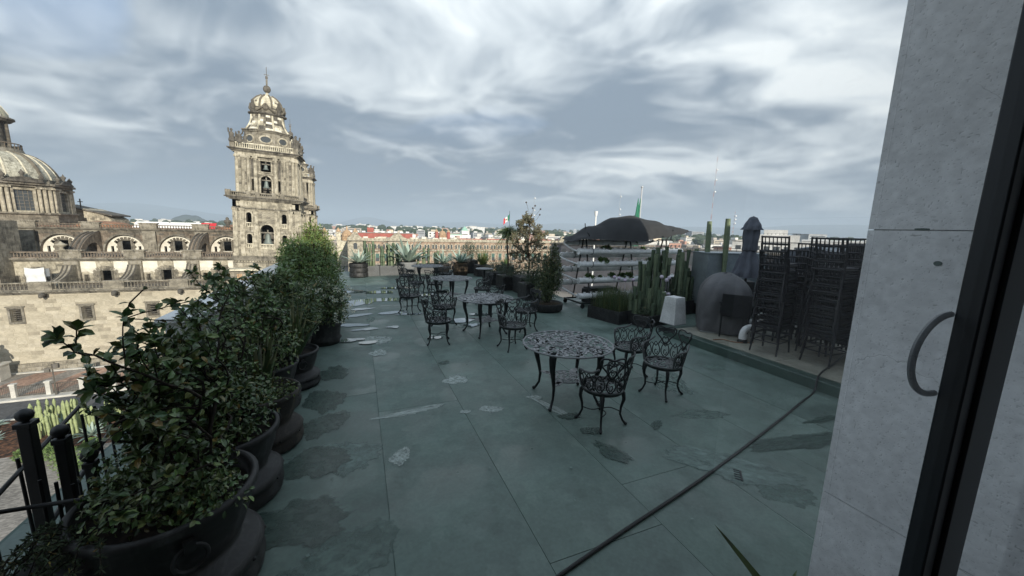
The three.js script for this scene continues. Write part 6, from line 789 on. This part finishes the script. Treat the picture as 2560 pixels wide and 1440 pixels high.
// ------------------------------------------------------------------ far end of the terrace: agaves and cacti in planters
{
  const tier = lathe([[0, 0], [.34, 0], [.36, .04], [.36, .16], [.33, .18], [.345, .2], [.36, .24], [.36, .34], [.33, .37], [.35, .4], [.37, .44], [.36, .56], [.34, .57], [.32, .5], [0, .48]], 30);
  const agave = (x, z, L, n, w, seed, lab, potG, potM, y) => { const t = thing('potted_agave', lab, 'agave', [x, 0, z]); part('pot', [potG], potM, t); part('soil', [cyl(.3, .3, .02, 0, y - .06, 0, 18)], M.soil, t); part('rosette', [agaveLeaves(n, L, w, seed, .55, .25).translate(0, y - .02, 0)], M.agave, t, true); return t; };
  agave(-.08, -16.3, .80, 34, .05, 5, 'blue-green agave in a ribbed black pot at the hedge end', tier, M.pot, .56);
  agave(1.9, -16.5, 1.42, 28, .095, 8, 'largest grey agave in a pale tapered pot', lathe([[0, 0], [.22, 0], [.33, .5], [.36, .52], [.36, .58], [.32, .58], [.3, .5], [0, .48]], 26), M.greyPot, .56);
  agave(3.42, -16.4, .76, 30, .045, 14, 'yellow-green spiky agave behind the farthest table', lathe([[0, 0], [.22, 0], [.26, .4], [.24, .5], [.2, .5], [0, .45]], 22), M.potDark, .5);
  agave(4.1, -16.1, .80, 34, .045, 19, 'spiky blue-green agave in a dark wooden barrel', lathe([[0, 0], [.30, 0], [.34, .2], [.34, .35], [.29, .56], [.26, .56], [.25, .5], [0, .48]], 22), M.bark, .56);
  const R = rngOf(52);
  const cact = (x, z, w, n, h, lab, mat, pm = M.fibre) => { const t = thing('cactus_planter', lab, 'planter', [x, 0, z]); part('trough', [bx(-w / 2, w / 2, 0, .42, -.02, 0).translate(0, 0, .28), bx(-w / 2, w / 2, 0, .42, -.28, -.26), bx(-w / 2, -w / 2 + .02, 0, .42, -.26, .26), bx(w / 2 - .02, w / 2, 0, .42, -.26, .26)], pm, t); part('soil', [bx(-w / 2 + .02, w / 2 - .02, .02, .37, -.26, .26)], M.soil, t); for (let i = 0; i < n; i++) part('stem', [column(h * (.5 + R() * .55), .045 + R() * .02, i + 3, .03).translate((R() - .5) * (w - .15), .36, (R() - .5) * .4)], R() < .5 ? mat : M.cactusB, t); return t; };
  cact(.35, -16.75, .75, 8, 1.05, 'grey trough of tall column cacti beside the ribbed agave pot', M.cactus); cact(1.25, -16.8, 1.0, 12, .95, 'grey trough of column cacti left of the largest agave', M.cactus); cact(2.75, -17.2, 1.5, 16, .8, 'trough of small column cacti behind the farthest table', M.cactus);
  { const t = thing('prickly_pear', 'flat padded prickly pear between the agave pots', 'cactus', [1.35, 0, -17.35]); part('pot', [rbx(-.25, .25, 0, .4, -.2, .2, .02)], M.potDark, t); const q = rngOf(4); for (let i = 0; i < 14; i++) part('pad', [new THREE.SphereGeometry(.1, 10, 8).scale(.85, 1.25, .18).rotateY(q() * 3).rotateZ((q() - .5) * .9).translate((q() - .5) * .7, .5 + q() * .75, (q() - .5) * .3)], M.cactusB, t); }
  // strap plant, barrel, dark planter
  const strap = (x, z, n, L, seed, lab, y0 = .45, pg = [rbx(-.32, .32, 0, .5, -.3, .3, .02)]) => { const t = thing('strap_leaf_plant', lab, 'plant', [x, 0, z]); part('planter', pg, M.potDark, t); const q = rngOf(seed), lv = new Leaves(); for (let i = 0; i < n; i++) { const a = q() * 6.283, s = .1 + q() * .75, d = V(Math.cos(a) * s, 1, Math.sin(a) * s).normalize(); lv.blade(V(Math.cos(a) * .12 * q(), y0, Math.sin(a) * .12 * q()), d, V(Math.cos(a), .2, Math.sin(a)).normalize(), L * (.6 + q() * .45), .03, jit(q, [[.10, .15, .04], [.14, .18, .06], [.07, .12, .035]][i % 3]), .3 * s + .05, 5); } part('blade_leaf', [lv.geo], M.leaf, t, true); return t; };
  strap(5.0, -15.7, 150, .95, 61, 'arching green strap leaved clump behind the small pedestal table'); strap(5.75, -14.9, 90, .6, 62, 'low arching grassy clump right of the pedestal table');
  { const t = thing('potted_shrub', 'grey-green airy shrub in a tall dark planter behind the barrel agave', 'shrub', [4.75, 0, -16.9]); part('planter', [rbx(-.32, .32, 0, .62, -.3, .3, .02)], M.potDark, t); cloud(t, 65, { lobes: [[0, 1.05, 0, .4, .45, .4, 1500]], L: .06, W: .016, cols: [[.10, .13, .08], [.07, .10, .06]], rise: .5 }); twigs(t, 66, 10, [0, .5, 0], [0, 1.4, 0], .3, M.bark); }
  // yucca and small dry tree
  { const t = thing('yucca_tree', 'single trunked yucca with drooping head of narrow leaves', 'tree', [4.75, 0, -12.1]); part('planter', [rbx(-.3, .3, 0, .5, -.3, .3, .02)], M.potDark, t); part('trunk', [tube(curve([V(0, .45, 0), V(.04, 1, 0), V(-.02, 1.5, .02), V(0, 1.95, 0)], 10), .032, 8)], M.bark, t); const q = rngOf(95), lv = new Leaves(); for (let i = 0; i < 300; i++) { const d = rdir(q).add(V(0, .35, 0)).normalize(); lv.blade(V(0, 1.9 + q() * .12, 0), d, rdir(q), .42 + q() * .28, .018, jit(q, [[.11, .16, .045], [.07, .12, .035]][i % 2]), .55, 5); } part('crown', [lv.geo], M.leaf, t, true); }
  { const t = thing('dry_tree', 'small grey-brown tree with withered leaves above the planters', 'tree', [5.15, 0, -11.2]); part('planter', [rbx(-.4, .4, 0, .55, -.35, .35, .02)], M.potDark, t); const q = rngOf(99), out = { geo: [], tips: [], nodes: [] }; part('trunk', [tube(curve([V(0, .5, 0), V(.03, 1, .02), V(-.03, 1.6, 0), V(.02, 2.2, 0), V(.05, 2.6, 0)], 12), [.03, .03, .03, .028, .026, .024, .022, .02, .017, .014, .011, .008, .005], 7)], M.bark, t); for (let i = 0; i < 22; i++) { const y = .75 + q() * 1.7, a = q() * 6.28; grow(q, V(0, y, 0), V(Math.cos(a), .55, Math.sin(a)).normalize(), .42 * (1.25 - (y - .7) / 2.4), .010, 2, { wander: .2, up: .04, kids: 2, spread: .7, depth: 2 }, out); } part('branch', out.geo, M.bark, t); const lv = new Leaves(); for (const [p, d] of [...out.nodes, ...out.tips]) for (let i = 0; i < 6; i++) lv.leaf(p.clone().addScaledVector(rdir(q), .05 * q()), d.clone().add(rdir(q)).normalize(), rdir(q), .045 + q() * .03, .024, jit(q, [[.17, .15, .10], [.12, .13, .07], [.20, .18, .12]][(q() * 3) | 0]), .3); part('crown', [lv.geo], M.leafDry, t, true); for (const [x, y] of [[-.14, 2.95], [.18, 2.86], [.38, 2.76], [.36, 2.58], [.1, 2.78]]) part('seed_stalk', [tube(curve([V(.04, 2.4, 0), V(x * .6, y - .18, .02), V(x, y, 0)], 6), .004, 4), sph(.028, x, y, 0, 7)], M.bark, t); }
  // low clumps along the right planters
  const clump = (x, z, lobes, L, W, cols, seed, lab, pg = [rbx(-.45, .45, 0, .48, -.32, .32, .02)]) => { const t = thing('planter_bush', lab, 'bush', [x, 0, z]); part('planter', pg, M.potDark, t); cloud(t, seed, { lobes, L, W, cols, rise: .35 }); return t; };
  const md = [[.035, .066, .024], [.05, .085, .03], [.03, .055, .022]];
  clump(4.95, -10.2, [[0, .8, 0, .5, .45, .4, 1900], [-.15, .6, .2, .4, .3, .3, 700]], .07, .018, md, 111, 'dark drooping bush under the dry tree'); clump(4.75, -13.2, [[0, .6, 0, .55, .3, .45, 1300]], .09, .016, [[.06, .085, .045], [.045, .07, .035]], 112, 'low narrow leaved bush right of the pedestal table'); clump(4.9, -12.0, [[0, .62, .1, .5, .28, .4, 1200]], .12, .014, [[.07, .095, .05], [.05, .08, .04]], 113, 'spiky low bush below the yucca');
  { const t = thing('round_planter_bush', 'tall leafy bush in a low round black planter', 'bush', [4.5, 0, -8.55]); part('planter', [lathe([[0, 0], [.36, 0], [.42, .05], [.43, .2], [.40, .22], [.38, .18], [0, .17]], 30)], M.potDark, t); part('soil', [lathe([[0, .21], [.2, .22], [.39, .18]], 20)], std([.14, .115, .06], 1, { map: T.soil, tri: 4 }), t); cloud(t, 121, { lobes: [[.05, .85, 0, .38, .42, .36, 2300], [.12, 1.25, 0, .24, .36, .26, 900], [-.1, .55, .1, .3, .3, .3, 800], [.16, 1.55, 0, .1, .22, .1, 160]], L: .075, W: .026, cols: [[.055, .085, .025], [.08, .105, .03], [.04, .068, .022]], rise: .25 }); twigs(t, 122, 12, [0, .2, 0], [.08, 1.3, 0], .25); }
  // grass planter and cactus planter in front of the rack
  const trough = (root, w, d, h, m) => { part('trough', [bx(-w / 2, w / 2, 0, h, d / 2 - .02, d / 2), bx(-w / 2, w / 2, 0, h, -d / 2, -d / 2 + .02), bx(-w / 2, -w / 2 + .02, 0, h, -d / 2 + .02, d / 2 - .02), bx(w / 2 - .02, w / 2, 0, h, -d / 2 + .02, d / 2 - .02)], m, root); part('soil', [bx(-w / 2 + .02, w / 2 - .02, .01, h - .04, -d / 2 + .02, d / 2 - .02)], M.soil, root); };
  { const t = thing('grass_planter', 'black square planter of upright chive-like grass before the rack', 'planter', [5.72, 0, -7.25], .25); trough(t, .95, .95, .3, M.potDark); const q = rngOf(131), lv = new Leaves(); for (let i = 0; i < 1500; i++) { const a = q() * 6.28, s = q() * .32; lv.blade(V((q() - .5) * .85, .25, (q() - .5) * .85), V(Math.cos(a) * s, 1, Math.sin(a) * s).normalize(), V(Math.cos(a), 0, Math.sin(a)), .42 + q() * .28, .007, jit(q, [[.07, .11, .035], [.09, .13, .045], [.05, .08, .03]][i % 3]), .12, 3); } part('blade_leaf', [lv.geo], M.leaf, t, true); for (const [x, z] of [[.3, -.2], [.15, .1], [.4, .15], [.38, -.4]]) part('flower_head', [sph(.045, x, .95, z, 7).scale(1, 1, 1), bar(V(x, .3, z), V(x, .95, z), .004, 4)], std([.5, .42, .52], .8), t); }
  { const t = thing('cactus_planter', 'black planter of short and pruned column cacti before the grass', 'planter', [6.35, 0, -6.75], .2); trough(t, 1.3, .75, .26, M.potDark); const q = rngOf(141); for (let i = 0; i < 32; i++) part('stem', [column(.28 + q() * q() * .8, .034 + q() * .02, i + 30, .02).translate(-.55 + q() * 1.1, .22, (q() - .5) * .55)], q() < .5 ? M.cactus : M.cactusB, t); part('cut_stem', [cyl(.085, .08, .52, .1, .22, .2, 10)], M.cactus, t); cloud(t, 142, { lobes: [[-.3, .3, .1, .3, .09, .25, 500], [.3, .3, .1, .3, .1, .25, 500]], L: .035, W: .018, cols: md, name: 'ground_cover' }); }
  { const t = thing('cactus_planter', 'long planter of crowded tall column cacti beside the metal duct', 'planter', [7.6, 0, -7.45], .12); trough(t, 2.0, .8, .36, M.potDark); const q = rngOf(151); for (let i = 0; i < 64; i++) { const h = .6 + q() * .9; part('stem', [column(h, .034 + q() * .022, i + 60, .03).translate(-.93 + (i + q()) / 64 * 1.86, .3, (q() - .5) * .6)], q() < .45 ? M.cactus : M.cactusB, t); } cloud(t, 152, { lobes: [[-.4, .5, .25, .5, .22, .14, 700], [.4, .5, .25, .5, .2, .14, 700]], L: .06, W: .018, cols: md, name: 'ground_cover' }); for (const [x, y, z] of [[-.75, 1.02, .3], [-.62, .94, .35], [-.5, .99, .32], [-.68, .62, .38], [-.52, .58, .36]]) { part('flower', [sph(.05, x, y, z, 7).scale(1, 1, 1), bar(V(x, .35, z), V(x, y, z), .004, 4)], std([.58, .52, .6], .8), t); } }
  for (const [x, z, h, lab] of [[8.3, -7.0, 2.42, 'tall single column cactus rising left of the folded umbrella'], [8.32, -6.5, 2.48, 'slightly leaning tall column cactus beside the folded umbrella']]) { const t = thing('column_cactus', lab, 'cactus', [x, 0, z]); part('pot', [lathe([[0, 0], [.16, 0], [.2, .3], [.17, .3], [0, .27]], 16)], M.potDark, t); part('stem', [column(h - .25, .06, x * 10 | 0, .02, 6).translate(0, .25, 0)], M.cactus, t); }
  // lettuces in the rack pipes
  { const q = rngOf(161), spots = []; for (const [z, y, n] of [[-8.6, 1.60, 3], [-9.22, 1.82, 5], [-8.6, 1.25, 4], [-9.26, 1.45, 5], [-8.6, .81, 6], [-9.3, 1.05, 5]]) for (let i = 0; i < n; i++) spots.push([5.6 + q() * 2.6, y, z]);
    spots.forEach(([x, y, z]) => { const lv = new Leaves(), k = .7 + q() * .7; for (let i = 0; i < 46; i++) { const d = rdir(q).add(V(0, .9, 0)).normalize(), o = d.clone().multiplyScalar(.05 * k * q()); lv.leaf(V(o.x, o.y, o.z), d, rdir(q), .085 * k, .06 * k, jit(q, [[.05, .10, .025], [.08, .14, .035]][i % 2]), .3, .3); } const m = part('rack_lettuce', [lv.geo], M.leaf, scene, true); m.position.set(x, y, z); tag(m, 'leafy lettuce plant growing from a white rack pipe', 'lettuce', 'lettuces in the hydroponic pipes'); }); }
  // one long blade near the window
  { const t = thing('strap_leaf_plant', 'potted plant by the window showing one long pointed green leaf', 'plant', [2.02, 0, -1.0]); part('pot', [lathe([[0, 0], [.10, 0], [.13, .2], [.11, .2], [0, .18]], 18)], M.potDark, t); const lv = new Leaves(), q = rngOf(3); lv.blade(V(-.02, .16, -.02), V(-.60, .70, .02).normalize(), V(0, .35, 1).normalize(), .92, .045, [.10, .16, .02], .02, 8, [.09, .12, .03]); for (let i = 0; i < 6; i++) lv.blade(V(0, .15, 0), V(.3 + q() * .4, .4, .3 * (q() - .5)).normalize(), V(0, 1, .2), .3, .03, jit(q, [.07, .12, .03]), .4); part('blade_leaf', [lv.geo], M.leaf, t, true); }
}
scene.traverse(o => { if (o.isMesh) { o.castShadow = true; o.receiveShadow = true; } });
renderer.render(scene, camera);
